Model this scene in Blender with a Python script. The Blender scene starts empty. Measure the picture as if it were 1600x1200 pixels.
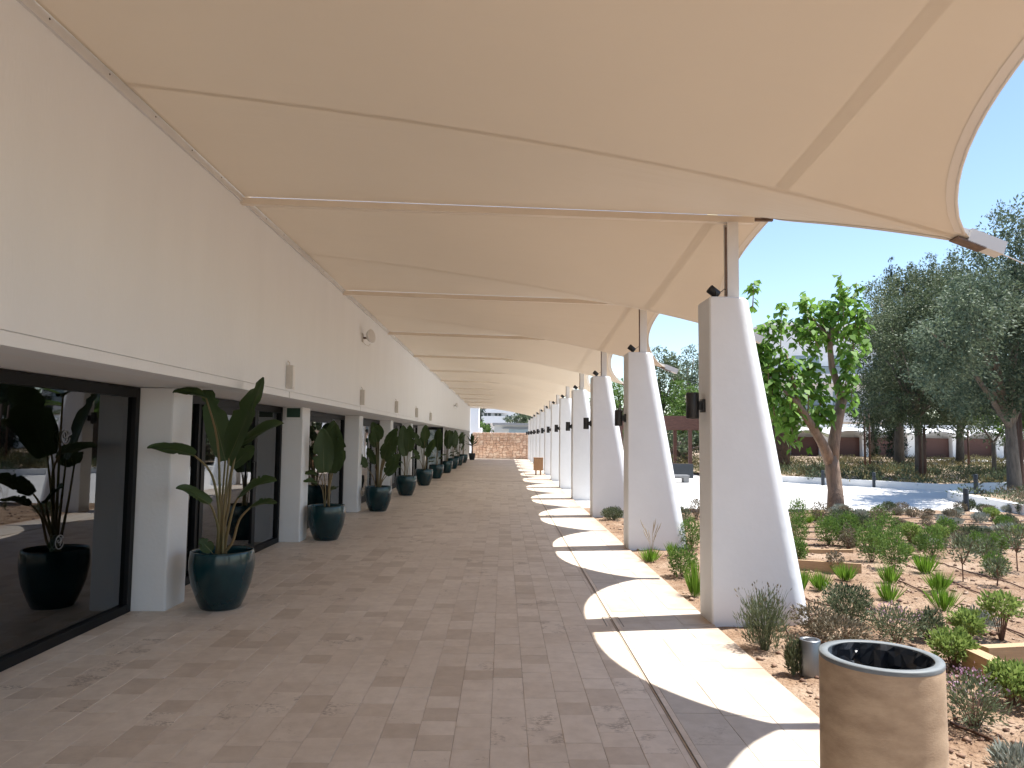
import bpy, bmesh, math, random
import numpy as np
from mathutils import Vector, Matrix, noise as mnoise

R = math.radians
rng = np.random.default_rng(7)
random.seed(7)
scene = bpy.context.scene
COL = scene.collection

# ------------------------------------------------------------------ camera
FPX = 1161.0                       # focal length in pixels of a 1600 px wide frame
CAM_R = Vector((0.99987384, -0.01176455, 0.01067238))
CAM_U = Vector((-0.01148601, -0.07141272, 0.99738072))
CAM_W = Vector((0.01097159, 0.99737747, 0.07153884))
EYE = Vector((0, 0, 1.6))
cam = bpy.data.cameras.new('camera')
cam.sensor_fit = 'HORIZONTAL'; cam.sensor_width = 36.0
cam.lens = FPX / 1600 * 36.0
cam.clip_start = 0.05; cam.clip_end = 2000
camo = bpy.data.objects.new('camera', cam); COL.objects.link(camo)
M = Matrix((( CAM_R.x, CAM_U.x, -CAM_W.x, EYE.x), (CAM_R.y, CAM_U.y, -CAM_W.y, EYE.y),
            ( CAM_R.z, CAM_U.z, -CAM_W.z, EYE.z), (0, 0, 0, 1)))
camo.matrix_world = M
scene.camera = camo

# ------------------------------------------------------------------ sky, sun, exposure
SUN_AZ = math.atan2(1.0, 0.22)     # from +Y towards +X
SUN_EL = R(64.5)
world = bpy.data.worlds.new('World'); scene.world = world; world.use_nodes = True
wn = world.node_tree.nodes; wl = world.node_tree.links; wn.clear()
sky = wn.new('ShaderNodeTexSky'); sky.sky_type = 'NISHITA'; sky.sun_disc = False
sky.sun_elevation = SUN_EL; sky.sun_rotation = SUN_AZ
sky.altitude = 0; sky.air_density = 1.0; sky.dust_density = 0.2; sky.ozone_density = 1.5
bg = wn.new('ShaderNodeBackground'); bg.inputs['Strength'].default_value = 0.098
wo = wn.new('ShaderNodeOutputWorld')
wl.new(sky.outputs[0], bg.inputs[0]); wl.new(bg.outputs[0], wo.inputs[0])
sun = bpy.data.lights.new('sun', 'SUN'); sun.energy = 4.2; sun.angle = R(0.5); sun.color = (1.0, 0.97, 0.92)
suno = bpy.data.objects.new('sun', sun); COL.objects.link(suno)
sd = Vector((math.sin(SUN_AZ) * math.cos(SUN_EL), math.cos(SUN_AZ) * math.cos(SUN_EL), math.sin(SUN_EL)))
suno.rotation_euler = sd.to_track_quat('Z', 'Y').to_euler()
suno.location = (20, 5, 40)
scene.view_settings.view_transform = 'Standard'; scene.view_settings.look = 'None'
scene.view_settings.gamma = 1.0; scene.view_settings.exposure = 1.2
scene.view_settings.use_curve_mapping = False
scene.render.engine = 'CYCLES'
scene.cycles.max_bounces = 9; scene.cycles.diffuse_bounces = 5
scene.cycles.transparent_max_bounces = 12; scene.cycles.glossy_bounces = 4
scene.cycles.transmission_bounces = 6
scene.cycles.use_adaptive_sampling = True; scene.cycles.adaptive_threshold = 0.015

def at(x, y, Y):                   # the point at distance Y seen at a photo pixel
    d = CAM_W + CAM_R * ((x - 800) / FPX) - CAM_U * ((y - 600) / FPX)
    return EYE + d * (Y / d.y)
def gnd(x, y, Z=0.0):              # the ground point seen at a photo pixel
    d = CAM_W + CAM_R * ((x - 800) / FPX) - CAM_U * ((y - 600) / FPX)
    return EYE + d * ((Z - EYE.z) / d.z)

# ------------------------------------------------------------------ materials
def _nt(name):
    m = bpy.data.materials.new(name); m.use_nodes = True
    nt = m.node_tree; nt.nodes.clear()
    out = nt.nodes.new('ShaderNodeOutputMaterial')
    return m, nt, nt.nodes, nt.links, out
def _ramp(n, stops):
    r = n.new('ShaderNodeValToRGB'); e = r.color_ramp.elements
    while len(e) < len(stops): e.new(0.5)
    for el, (p, c) in zip(e, stops): el.position = p; el.color = (*c, 1)
    return r
def mat(name, c, rough=0.6, var=0.0, scale=3.0, bump=0.0, bscale=60.0, metal=0.0, spec=0.5, c2=None, stretch=(1,1,1), coat=0.0):
    m, nt, n, l, out = _nt(name)
    p = n.new('ShaderNodeBsdfPrincipled')
    p.inputs['Roughness'].default_value = rough; p.inputs['Metallic'].default_value = metal
    p.inputs['Specular IOR Level'].default_value = spec; p.inputs['Coat Weight'].default_value = coat
    p.inputs['Coat Roughness'].default_value = 0.08
    l.new(p.outputs[0], out.inputs[0])
    tc = n.new('ShaderNodeTexCoord'); mp = n.new('ShaderNodeMapping'); mp.inputs['Scale'].default_value = stretch
    l.new(tc.outputs['Object'], mp.inputs[0])
    if var > 0 or c2:
        t = n.new('ShaderNodeTexNoise'); t.inputs['Scale'].default_value = scale; t.inputs['Detail'].default_value = 6; t.inputs['Roughness'].default_value = 0.6
        l.new(mp.outputs[0], t.inputs['Vector'])
        a = c2 if c2 else tuple(max(0, v * (1 - var)) for v in c)
        b = c if c2 else tuple(min(1, v * (1 + var)) for v in c)
        r = _ramp(n, [(0.32, a), (0.68, b)]); l.new(t.outputs['Fac'], r.inputs[0]); l.new(r.outputs[0], p.inputs['Base Color'])
    else: p.inputs['Base Color'].default_value = (*c, 1)
    if bump > 0:
        t2 = n.new('ShaderNodeTexNoise'); t2.inputs['Scale'].default_value = bscale; t2.inputs['Detail'].default_value = 5
        l.new(mp.outputs[0], t2.inputs['Vector'])
        bm_ = n.new('ShaderNodeBump'); bm_.inputs['Strength'].default_value = bump; bm_.inputs['Distance'].default_value = 0.02
        l.new(t2.outputs['Fac'], bm_.inputs['Height']); l.new(bm_.outputs[0], p.inputs['Normal'])
    return m
def leafmat(name, dark, mid, light, rough=0.45, trans=0.3, spec=0.4, nscale=0.8):
    m, nt, n, l, out = _nt(name)
    g = n.new('ShaderNodeNewGeometry'); tc = n.new('ShaderNodeTexCoord')
    t = n.new('ShaderNodeTexNoise'); t.inputs['Scale'].default_value = nscale; t.inputs['Detail'].default_value = 3
    l.new(tc.outputs['Object'], t.inputs['Vector'])
    ad = n.new('ShaderNodeMath'); ad.operation = 'ADD'; l.new(g.outputs['Random Per Island'], ad.inputs[0]); l.new(t.outputs['Fac'], ad.inputs[1])
    hf = n.new('ShaderNodeMath'); hf.operation = 'MULTIPLY'; hf.inputs[1].default_value = 0.5; l.new(ad.outputs[0], hf.inputs[0])
    r = _ramp(n, [(0.15, dark), (0.5, mid), (0.85, light)]); l.new(hf.outputs[0], r.inputs[0])
    p = n.new('ShaderNodeBsdfPrincipled'); p.inputs['Roughness'].default_value = rough; p.inputs['Specular IOR Level'].default_value = spec
    l.new(r.outputs[0], p.inputs['Base Color'])
    tr = n.new('ShaderNodeBsdfTranslucent'); l.new(r.outputs[0], tr.inputs[0])
    mx = n.new('ShaderNodeMixShader'); mx.inputs[0].default_value = trans
    l.new(p.outputs[0], mx.inputs[1]); l.new(tr.outputs[0], mx.inputs[2]); l.new(mx.outputs[0], out.inputs[0])
    return m
def fabric_mat(name, c, ct, trans):
    m, nt, n, l, out = _nt(name)
    d = n.new('ShaderNodeBsdfPrincipled'); d.inputs['Base Color'].default_value = (*c, 1); d.inputs['Roughness'].default_value = 0.55; d.inputs['Specular IOR Level'].default_value = 0.25
    tc = n.new('ShaderNodeTexCoord'); t = n.new('ShaderNodeTexNoise'); t.inputs['Scale'].default_value = 0.9; t.inputs['Detail'].default_value = 4
    l.new(tc.outputs['Object'], t.inputs['Vector'])
    r = _ramp(n, [(0.3, tuple(v * 0.965 for v in c)), (0.7, c)]); l.new(t.outputs['Fac'], r.inputs[0]); l.new(r.outputs[0], d.inputs['Base Color'])
    w = n.new('ShaderNodeTexNoise'); w.inputs['Scale'].default_value = 2.2; w.inputs['Detail'].default_value = 2
    wm = n.new('ShaderNodeMapping'); wm.inputs['Scale'].default_value = (0.45, 2.6, 1); l.new(tc.outputs['Object'], wm.inputs[0]); l.new(wm.outputs[0], w.inputs['Vector'])
    b = n.new('ShaderNodeBump'); b.inputs['Strength'].default_value = 0.16; b.inputs['Distance'].default_value = 0.05
    l.new(w.outputs['Fac'], b.inputs['Height']); l.new(b.outputs[0], d.inputs['Normal'])
    tr = n.new('ShaderNodeBsdfTranslucent'); tr.inputs[0].default_value = (*ct, 1)
    mx = n.new('ShaderNodeMixShader'); mx.inputs[0].default_value = trans
    l.new(d.outputs[0], mx.inputs[1]); l.new(tr.outputs[0], mx.inputs[2]); l.new(mx.outputs[0], out.inputs[0])
    return m
def glass_mat(name, tint, ior):
    m, nt, n, l, out = _nt(name)
    f = n.new('ShaderNodeFresnel'); f.inputs[0].default_value = ior
    t = n.new('ShaderNodeBsdfTransparent'); t.inputs[0].default_value = (*tint, 1)
    g = n.new('ShaderNodeBsdfGlossy'); g.inputs['Roughness'].default_value = 0.012; g.inputs[0].default_value = (0.95, 0.97, 1, 1)
    mx = n.new('ShaderNodeMixShader'); l.new(f.outputs[0], mx.inputs[0]); l.new(t.outputs[0], mx.inputs[1]); l.new(g.outputs[0], mx.inputs[2])
    l.new(mx.outputs[0], out.inputs[0])
    return m
def travertine(name, c1, c2, c3, rough, pits=0.5, attr=True, stain=False):
    m, nt, n, l, out = _nt(name)
    p = n.new('ShaderNodeBsdfPrincipled'); l.new(p.outputs[0], out.inputs[0])
    tc = n.new('ShaderNodeTexCoord'); geo = n.new('ShaderNodeNewGeometry')
    pos = geo.outputs['Position']
    if attr:
        a = n.new('ShaderNodeAttribute'); a.attribute_name = 'rnd'
        oi = n.new('ShaderNodeObjectInfo')
        ad = n.new('ShaderNodeMath'); ad.operation = 'ADD'; l.new(a.outputs['Fac'], ad.inputs[0]); l.new(oi.outputs['Random'], ad.inputs[1])
        fr = n.new('ShaderNodeMath'); fr.operation = 'FRACT'; l.new(ad.outputs[0], fr.inputs[0]); rnd = fr.outputs[0]
    else:
        b = n.new('ShaderNodeTexWhiteNoise'); b.noise_dimensions = '2D'
        mp = n.new('ShaderNodeVectorMath'); mp.operation = 'MULTIPLY'; mp.inputs[1].default_value = (5.1, 3.6, 0); l.new(pos, mp.inputs[0])
        fl = n.new('ShaderNodeVectorMath'); fl.operation = 'FLOOR'; l.new(mp.outputs[0], fl.inputs[0]); l.new(fl.outputs[0], b.inputs['Vector']); rnd = b.outputs['Value']
    r = _ramp(n, [(0.06, c1), (0.24, c2), (0.95, c3)]); l.new(rnd, r.inputs[0])
    # soft veins and cloudiness across each stone
    t = n.new('ShaderNodeTexNoise'); t.noise_dimensions = '4D'; t.inputs['Scale'].default_value = 9; t.inputs['Detail'].default_value = 7; t.inputs['Roughness'].default_value = 0.65
    l.new(pos, t.inputs['Vector']); mw = n.new('ShaderNodeMath'); mw.operation = 'MULTIPLY'; mw.inputs[1].default_value = 40; l.new(rnd, mw.inputs[0]); l.new(mw.outputs[0], t.inputs['W'])
    v = _ramp(n, [(0.3, (0.86, 0.83, 0.80)), (0.7, (1.06, 1.05, 1.04))]); l.new(t.outputs['Fac'], v.inputs[0])
    mu = n.new('ShaderNodeMix'); mu.data_type = 'RGBA'; mu.blend_type = 'MULTIPLY'; mu.inputs[0].default_value = 1; l.new(r.outputs[0], mu.inputs[6]); l.new(v.outputs[0], mu.inputs[7])
    # large dusty patches over the floor
    t3 = n.new('ShaderNodeTexNoise'); t3.inputs['Scale'].default_value = 0.55; t3.inputs['Detail'].default_value = 5; l.new(pos, t3.inputs['Vector'])
    v3 = _ramp(n, [(0.3, (0.90, 0.88, 0.86)), (0.7, (1.05, 1.05, 1.05))]); l.new(t3.outputs['Fac'], v3.inputs[0])
    mu2 = n.new('ShaderNodeMix'); mu2.data_type = 'RGBA'; mu2.blend_type = 'MULTIPLY'; mu2.inputs[0].default_value = 1; l.new(mu.outputs[2], mu2.inputs[6]); l.new(v3.outputs[0], mu2.inputs[7])
    # open pores, only on some stones
    sc = n.new('ShaderNodeMapping'); sc.inputs['Scale'].default_value = (20, 40, 20); l.new(pos, sc.inputs[0])
    t2 = n.new('ShaderNodeTexNoise'); t2.inputs['Scale'].default_value = 1.6; t2.inputs['Detail'].default_value = 6; t2.inputs['Roughness'].default_value = 0.7; l.new(sc.outputs[0], t2.inputs['Vector'])
    pr = n.new('ShaderNodeMath'); pr.operation = 'MULTIPLY'; pr.inputs[1].default_value = 7.3; l.new(rnd, pr.inputs[0])
    pf = n.new('ShaderNodeMath'); pf.operation = 'FRACT'; l.new(pr.outputs[0], pf.inputs[0])
    th = n.new('ShaderNodeMapRange'); th.inputs[1].default_value = 0.66; th.inputs[2].default_value = 1.0; th.inputs[3].default_value = 0.30; th.inputs[4].default_value = 0.52; l.new(pf.outputs[0], th.inputs[0])
    lt = n.new('ShaderNodeMath'); lt.operation = 'LESS_THAN'; l.new(t2.outputs['Fac'], lt.inputs[0]); l.new(th.outputs[0], lt.inputs[1])
    tp = n.new('ShaderNodeTexNoise'); tp.inputs['Scale'].default_value = 6.5; tp.inputs['Detail'].default_value = 3; l.new(pos, tp.inputs['Vector'])
    tq = n.new('ShaderNodeMapRange'); tq.inputs[1].default_value = 0.50; tq.inputs[2].default_value = 0.60; tq.inputs[3].default_value = 0.0; tq.inputs[4].default_value = pits; l.new(tp.outputs['Fac'], tq.inputs[0])
    pm = n.new('ShaderNodeMath'); pm.operation = 'MULTIPLY'; l.new(tq.outputs[0], pm.inputs[1]); l.new(lt.outputs[0], pm.inputs[0])
    mu3 = n.new('ShaderNodeMix'); mu3.data_type = 'RGBA'; l.new(pm.outputs[0], mu3.inputs[0]); l.new(mu2.outputs[2], mu3.inputs[6]); mu3.inputs[7].default_value = (c1[0] * .38, c1[1] * .32, c1[2] * .28, 1)
    col_out = mu3.outputs[2]
    if stain:      # reddish garden soil trodden and washed over the outer edge of the paving
        sx = n.new('ShaderNodeSeparateXYZ'); l.new(pos, sx.inputs[0])
        mr = n.new('ShaderNodeMapRange'); mr.inputs[1].default_value = 1.45; mr.inputs[2].default_value = 1.88; mr.inputs[3].default_value = -0.25; mr.inputs[4].default_value = 0.5; l.new(sx.outputs[0], mr.inputs[0])
        t4 = n.new('ShaderNodeTexNoise'); t4.inputs['Scale'].default_value = 3.5; t4.inputs['Detail'].default_value = 7; l.new(pos, t4.inputs['Vector'])
        s4 = n.new('ShaderNodeMath'); s4.operation = 'MULTIPLY_ADD'; s4.inputs[1].default_value = 1.3; s4.inputs[2].default_value = -0.55; l.new(t4.outputs['Fac'], s4.inputs[0])
        a4 = n.new('ShaderNodeMath'); a4.operation = 'ADD'; a4.use_clamp = True; l.new(mr.outputs[0], a4.inputs[0]); l.new(s4.outputs[0], a4.inputs[1])
        m4 = n.new('ShaderNodeMix'); m4.data_type = 'RGBA'; l.new(a4.outputs[0], m4.inputs[0]); l.new(col_out, m4.inputs[6]); m4.inputs[7].default_value = (0.44, 0.29, 0.19, 1)
        col_out = m4.outputs[2]
    l.new(col_out, p.inputs['Base Color'])
    p.inputs['Roughness'].default_value = rough; p.inputs['Specular IOR Level'].default_value = 0.35
    bp = n.new('ShaderNodeBump'); bp.inputs['Strength'].default_value = 0.25; bp.inputs['Distance'].default_value = 0.004
    sb = n.new('ShaderNodeMath'); sb.operation = 'SUBTRACT'; l.new(t.outputs['Fac'], sb.inputs[0]); l.new(pm.outputs[0], sb.inputs[1]); l.new(sb.outputs[0], bp.inputs['Height']); l.new(bp.outputs[0], p.inputs['Normal'])
    return m
def stone_mat(name, stops, rough=0.8, scale=7):
    m, nt, n, l, out = _nt(name)
    p = n.new('ShaderNodeBsdfPrincipled'); l.new(p.outputs[0], out.inputs[0]); p.inputs['Roughness'].default_value = rough
    oi = n.new('ShaderNodeObjectInfo'); g = n.new('ShaderNodeNewGeometry')
    t = n.new('ShaderNodeTexNoise'); t.inputs['Scale'].default_value = scale; t.inputs['Detail'].default_value = 6; l.new(g.outputs['Position'], t.inputs['Vector'])
    ad = n.new('ShaderNodeMath'); ad.operation = 'ADD'; l.new(oi.outputs['Random'], ad.inputs[0]); l.new(g.outputs['Random Per Island'], ad.inputs[1])
    fr = n.new('ShaderNodeMath'); fr.operation = 'FRACT'; l.new(ad.outputs[0], fr.inputs[0])
    ml = n.new('ShaderNodeMath'); ml.operation = 'MULTIPLY_ADD'; ml.inputs[1].default_value = 0.7; l.new(fr.outputs[0], ml.inputs[0])
    m2 = n.new('ShaderNodeMath'); m2.operation = 'MULTIPLY'; m2.inputs[1].default_value = 0.3; l.new(t.outputs['Fac'], m2.inputs[0]); l.new(m2.outputs[0], ml.inputs[2])
    r = _ramp(n, stops); l.new(ml.outputs[0], r.inputs[0]); l.new(r.outputs[0], p.inputs['Base Color'])
    b = n.new('ShaderNodeBump'); b.inputs['Strength'].default_value = 0.5; b.inputs['Distance'].default_value = 0.03; l.new(t.outputs['Fac'], b.inputs['Height']); l.new(b.outputs[0], p.inputs['Normal'])
    return m

MT = {}
MT['render_wall'] = mat('white_render', (0.74, 0.75, 0.755), 0.85, var=0.02, scale=2.2, bump=0.12, bscale=45, stretch=(1, 1, 0.3))
MT['soffit'] = mat('soffit_paint', (0.74, 0.73, 0.72), 0.85, var=0.02, scale=1.5, bump=0.08)
MT['column_white'] = mat('column_white', (0.80, 0.80, 0.80), 0.8, var=0.02, scale=2, bump=0.12, bscale=30)
MT['pillar_white'] = mat('pillar_white', (0.77, 0.785, 0.81), 0.75, var=0.03, scale=1.6, bump=0.25, bscale=7)
MT['steel_white'] = mat('white_steel', (0.72, 0.70, 0.67), 0.45, var=0.03, scale=4)
MT['shadow_strap'] = fabric_mat('sail_shadow_strap', (0.66, 0.66, 0.55), (0.90, 0.92, 0.80), 0.62)  # translucent, so the shadow it casts on the sail stays weak
MT['beam_cream'] = mat('cream_beam', (0.76, 0.67, 0.56), 0.5, var=0.03, scale=4)
MT['trim'] = mat('aluminium_trim', (0.62, 0.61, 0.60), 0.4, var=0.04, scale=4, metal=0.0)
MT['fabric'] = fabric_mat('sail_fabric', (0.685, 0.59, 0.465), (0.82, 0.66, 0.50), 0.028)
MT['hem'] = fabric_mat('sail_hem', (0.80, 0.74, 0.66), (0.80, 0.70, 0.58), 0.07)
MT['black_frame'] = mat('black_frame', (0.006, 0.006, 0.0065), 0.5, var=0.1, scale=6, spec=0.22)
MT['lamp_black'] = mat('lamp_black', (0.02, 0.02, 0.022), 0.4, var=0.15, scale=12)
MT['glass'] = glass_mat('window_glass', (0.62, 0.66, 0.66), 1.85)
MT['lens'] = mat('lamp_lens', (0.4, 0.4, 0.38), 0.15)
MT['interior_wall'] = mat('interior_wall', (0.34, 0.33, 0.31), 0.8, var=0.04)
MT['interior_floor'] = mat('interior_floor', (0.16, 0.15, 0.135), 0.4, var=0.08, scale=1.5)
MT['decal'] = mat('etched_decal', (0.13, 0.13, 0.125), 0.6, var=0.03)
MT['bracket'] = mat('grey_bracket', (0.56, 0.53, 0.49), 0.5, var=0.08, scale=10)
MT['dark_gap'] = mat('dark_joint', (0.10, 0.085, 0.075), 0.8, var=0.05)
MT['steel'] = mat('brushed_steel', (0.24, 0.245, 0.25), 0.4, var=0.1, scale=14, metal=1.0, stretch=(1, 1, 0.1))
MT['cable'] = mat('steel_cable', (0.55, 0.55, 0.55), 0.35, metal=1.0)
MT['rust'] = mat('clamp_plate', (0.16, 0.10, 0.07), 0.6, var=0.3, scale=20)
MT['sign_green'] = mat('sign_green', (0.016, 0.055, 0.036), 0.4, var=0.05)
MT['sign_white'] = mat('sign_white', (0.75, 0.76, 0.75), 0.5)
MT['glaze'] = mat('teal_glaze', (0.003, 0.020, 0.026), 0.22, c2=(0.006, 0.042, 0.048), scale=3, spec=0.35, coat=0.45, bump=0.05, bscale=5)
MT['potsoil'] = mat('potting_soil', (0.035, 0.024, 0.017), 0.95, var=0.4, scale=30, bump=0.8, bscale=50)
MT['strel'] = leafmat('banana_leaf', (0.024, 0.044, 0.015), (0.042, 0.072, 0.024), (0.075, 0.12, 0.038), 0.5, 0.2, 0.3, 2.0)
MT['midrib'] = mat('leaf_midrib', (0.10, 0.12, 0.04), 0.5, var=0.1)
MT['petiole'] = mat('petiole', (0.26, 0.155, 0.07), 0.55, c2=(0.12, 0.12, 0.045), scale=3, stretch=(1, 1, 0.4))
MT['tile'] = travertine('travertine_tile', (0.64, 0.545, 0.45), (0.74, 0.645, 0.545), (0.79, 0.70, 0.60), 0.48, 0.6)
MT['tile_far'] = travertine('travertine_far', (0.66, 0.565, 0.47), (0.72, 0.625, 0.525), (0.76, 0.67, 0.575), 0.55, 0.25, attr=False)
MT['tile_sunlit'] = travertine('travertine_sunlit', (0.54, 0.48, 0.415), (0.585, 0.53, 0.465), (0.62, 0.565, 0.50), 0.5, 0.3, stain=True)  # sunlit strip, colour set darker than the other tiles to offset the sun's glare
MT['tile_sunlit_far'] = travertine('travertine_sunlit_far', (0.56, 0.50, 0.435), (0.585, 0.53, 0.465), (0.61, 0.555, 0.49), 0.5, 0.15, attr=False, stain=True)
MT['grout'] = mat('grout', (0.56, 0.465, 0.38), 0.9, var=0.1, scale=6)
MT['drain'] = mat('drain_slot', (0.20, 0.17, 0.14), 0.5, var=0.1, scale=5)
MT['concrete'] = mat('pale_concrete', (0.68, 0.66, 0.63), 0.8, var=0.07, scale=0.5, bump=0.15, bscale=30)
MT['kerb'] = mat('white_kerb', (0.76, 0.76, 0.75), 0.75, var=0.04, scale=2, bump=0.1)
MT['earth'] = mat('dry_ground', (0.30, 0.22, 0.15), 0.95, var=0.2, scale=0.6)
MT['timber'] = mat('pale_timber', (0.50, 0.34, 0.19), 0.75, c2=(0.38, 0.25, 0.14), scale=6, stretch=(1, 8, 8), bump=0.2)
MT['timber_dark'] = mat('brown_timber', (0.15, 0.07, 0.05), 0.7, c2=(0.09, 0.04, 0.03), scale=5, stretch=(1, 6, 6), bump=0.2)
MT['stake'] = mat('stake_wood', (0.09, 0.05, 0.035), 0.8, var=0.2, scale=8)
MT['hose'] = mat('drip_hose', (0.10, 0.045, 0.025), 0.55, var=0.15, scale=4)
MT['bin_tan'] = mat('tan_bin', (0.52, 0.385, 0.265), 0.75, c2=(0.36, 0.255, 0.17), scale=9, stretch=(1, 1, 2.2), bump=0.10, bscale=90)
MT['bin_rim'] = mat('bin_rim', (0.17, 0.19, 0.205), 0.55, var=0.15, scale=9, spec=0.4)
MT['bag'] = mat('black_bag', (0.030, 0.036, 0.046), 0.33, bump=0.25, bscale=14)
MT['bark'] = mat('mulberry_bark', (0.30, 0.205, 0.145), 0.9, c2=(0.16, 0.11, 0.08), scale=5, stretch=(2.5, 2.5, 0.7), bump=0.9, bscale=12)
MT['bark_grey'] = mat('grey_bark', (0.20, 0.165, 0.135), 0.9, c2=(0.10, 0.085, 0.07), scale=5, stretch=(2.5, 2.5, 0.6), bump=0.9, bscale=10)
MT['palm_bark'] = mat('palm_bark', (0.16, 0.10, 0.07), 0.95, c2=(0.07, 0.05, 0.035), scale=7, bump=1.0, bscale=14)
MT['mulb'] = leafmat('mulberry_leaf', (0.075, 0.15, 0.02), (0.135, 0.26, 0.04), (0.23, 0.40, 0.08), 0.55, 0.45, 0.25, 0.7)
MT['carob'] = leafmat('evergreen_leaf', (0.048, 0.068, 0.036), (0.095, 0.125, 0.066), (0.20, 0.24, 0.135), 0.6, 0.25, 0.25, 0.35)
MT['carob_blue'] = leafmat('bluish_leaf', (0.046, 0.070, 0.046), (0.095, 0.132, 0.082), (0.20, 0.25, 0.16), 0.6, 0.25, 0.25, 0.35)
MT['cypress'] = leafmat('cypress_leaf', (0.012, 0.026, 0.014), (0.022, 0.042, 0.020), (0.035, 0.06, 0.028), 0.6, 0.1, 0.3, 0.6)
MT['green'] = leafmat('fresh_leaf', (0.06, 0.11, 0.025), (0.11, 0.19, 0.04), (0.18, 0.28, 0.07), 0.6, 0.35, 0.25, 1.0)
MT['lime'] = leafmat('lime_leaf', (0.13, 0.19, 0.045), (0.21, 0.29, 0.075), (0.30, 0.38, 0.11), 0.6, 0.4, 0.25, 2.0)
MT['grassy'] = leafmat('tuft_blade', (0.09, 0.18, 0.018), (0.15, 0.28, 0.03), (0.22, 0.38, 0.06), 0.55, 0.4, 0.25, 3.0)
MT['greygreen'] = leafmat('greygreen_leaf', (0.08, 0.10, 0.055), (0.135, 0.165, 0.09), (0.21, 0.24, 0.14), 0.6, 0.2, 0.3, 2.0)
MT['dustpink'] = leafmat('dusty_leaf', (0.10, 0.085, 0.055), (0.17, 0.145, 0.095), (0.27, 0.225, 0.165), 0.6, 0.2, 0.3, 2.0)
MT['silver'] = leafmat('silver_leaf', (0.16, 0.18, 0.15), (0.27, 0.29, 0.25), (0.40, 0.42, 0.37), 0.6, 0.2, 0.3, 2.0)
MT['pink'] = leafmat('pink_flower', (0.32, 0.15, 0.25), (0.46, 0.27, 0.38), (0.60, 0.42, 0.52), 0.6, 0.3, 0.3, 2.0)
MT['dryleaf'] = leafmat('dry_cover', (0.10, 0.075, 0.04), (0.16, 0.14, 0.06), (0.26, 0.24, 0.11), 0.7, 0.2, 0.3, 0.4)
MT['stem'] = mat('plant_stem', (0.16, 0.09, 0.06), 0.8, var=0.2, scale=10)
MT['straw'] = mat('dry_straw', (0.36, 0.28, 0.17), 0.8, var=0.2, scale=10)
MT['white_house'] = mat('house_white', (0.78, 0.78, 0.78), 0.8, var=0.02, scale=0.6)
MT['grey_house'] = mat('house_grey', (0.42, 0.42, 0.40), 0.8, var=0.03, scale=0.6)
MT['pane'] = mat('dark_pane', (0.05, 0.07, 0.085), 0.12, var=0.1, scale=1)
MT['pane_blue'] = mat('pale_pane', (0.22, 0.28, 0.31), 0.15, var=0.1, scale=1)
MT['rail'] = mat('dark_rail', (0.04, 0.05, 0.06), 0.4)
MT['shutter'] = mat('brown_shutter', (0.105, 0.042, 0.032), 0.6, c2=(0.075, 0.03, 0.024), scale=4, stretch=(0.3, 0.3, 9))
MT['charcoal'] = mat('charcoal_box', (0.035, 0.042, 0.05), 0.6, var=0.1, scale=4)
MT['slab'] = mat('grey_slab', (0.24, 0.24, 0.24), 0.8, var=0.1, scale=6)
MT['corten'] = mat('wood_bin', (0.36, 0.20, 0.10), 0.7, c2=(0.28, 0.15, 0.075), scale=6, stretch=(6, 6, 1))
MT['rubble'] = stone_mat('rubble_stone', [(0.1, (0.55, 0.36, 0.26)), (0.45, (0.70, 0.49, 0.36)), (0.75, (0.78, 0.59, 0.45)), (1.0, (0.82, 0.68, 0.55))])
MT['mortar'] = mat('wall_mortar', (0.36, 0.22, 0.15), 0.9, var=0.1, scale=5)
# garden soil: reddish sand with darker damp patches
def soil_mat():
    m, nt, n, l, out = _nt('red_soil')
    p = n.new('ShaderNodeBsdfPrincipled'); l.new(p.outputs[0], out.inputs[0]); p.inputs['Roughness'].default_value = 0.95; p.inputs['Specular IOR Level'].default_value = 0.15
    g = n.new('ShaderNodeNewGeometry')
    t = n.new('ShaderNodeTexNoise'); t.inputs['Scale'].default_value = 1.3; t.inputs['Detail'].default_value = 9; t.inputs['Roughness'].default_value = 0.68; l.new(g.outputs['Position'], t.inputs['Vector'])
    r = _ramp(n, [(0.30, (0.15, 0.086, 0.054)), (0.45, (0.275, 0.18, 0.117)), (0.60, (0.37, 0.265, 0.187)), (0.78, (0.44, 0.35, 0.265))]); l.new(t.outputs['Fac'], r.inputs[0]); l.new(r.outputs[0], p.inputs['Base Color'])
    t2 = n.new('ShaderNodeTexNoise'); t2.inputs['Scale'].default_value = 26; t2.inputs['Detail'].default_value = 8; l.new(g.outputs['Position'], t2.inputs['Vector'])
    b = n.new('ShaderNodeBump'); b.inputs['Strength'].default_value = 1.0; b.inputs['Distance'].default_value = 0.05; l.new(t2.outputs['Fac'], b.inputs['Height']); l.new(b.outputs[0], p.inputs['Normal'])
    return m
MT['soil'] = soil_mat()
MT['clod'] = stone_mat('soil_clod', [(0.1, (0.13, 0.07, 0.045)), (0.45, (0.26, 0.16, 0.11)), (0.75, (0.40, 0.28, 0.20)), (1.0, (0.50, 0.40, 0.31))], 0.95, 20)
MT['litter'] = leafmat('dry_litter', (0.10, 0.065, 0.045), (0.24, 0.16, 0.10), (0.46, 0.37, 0.27), 0.8, 0.1, 0.2, 1.0)

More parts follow.
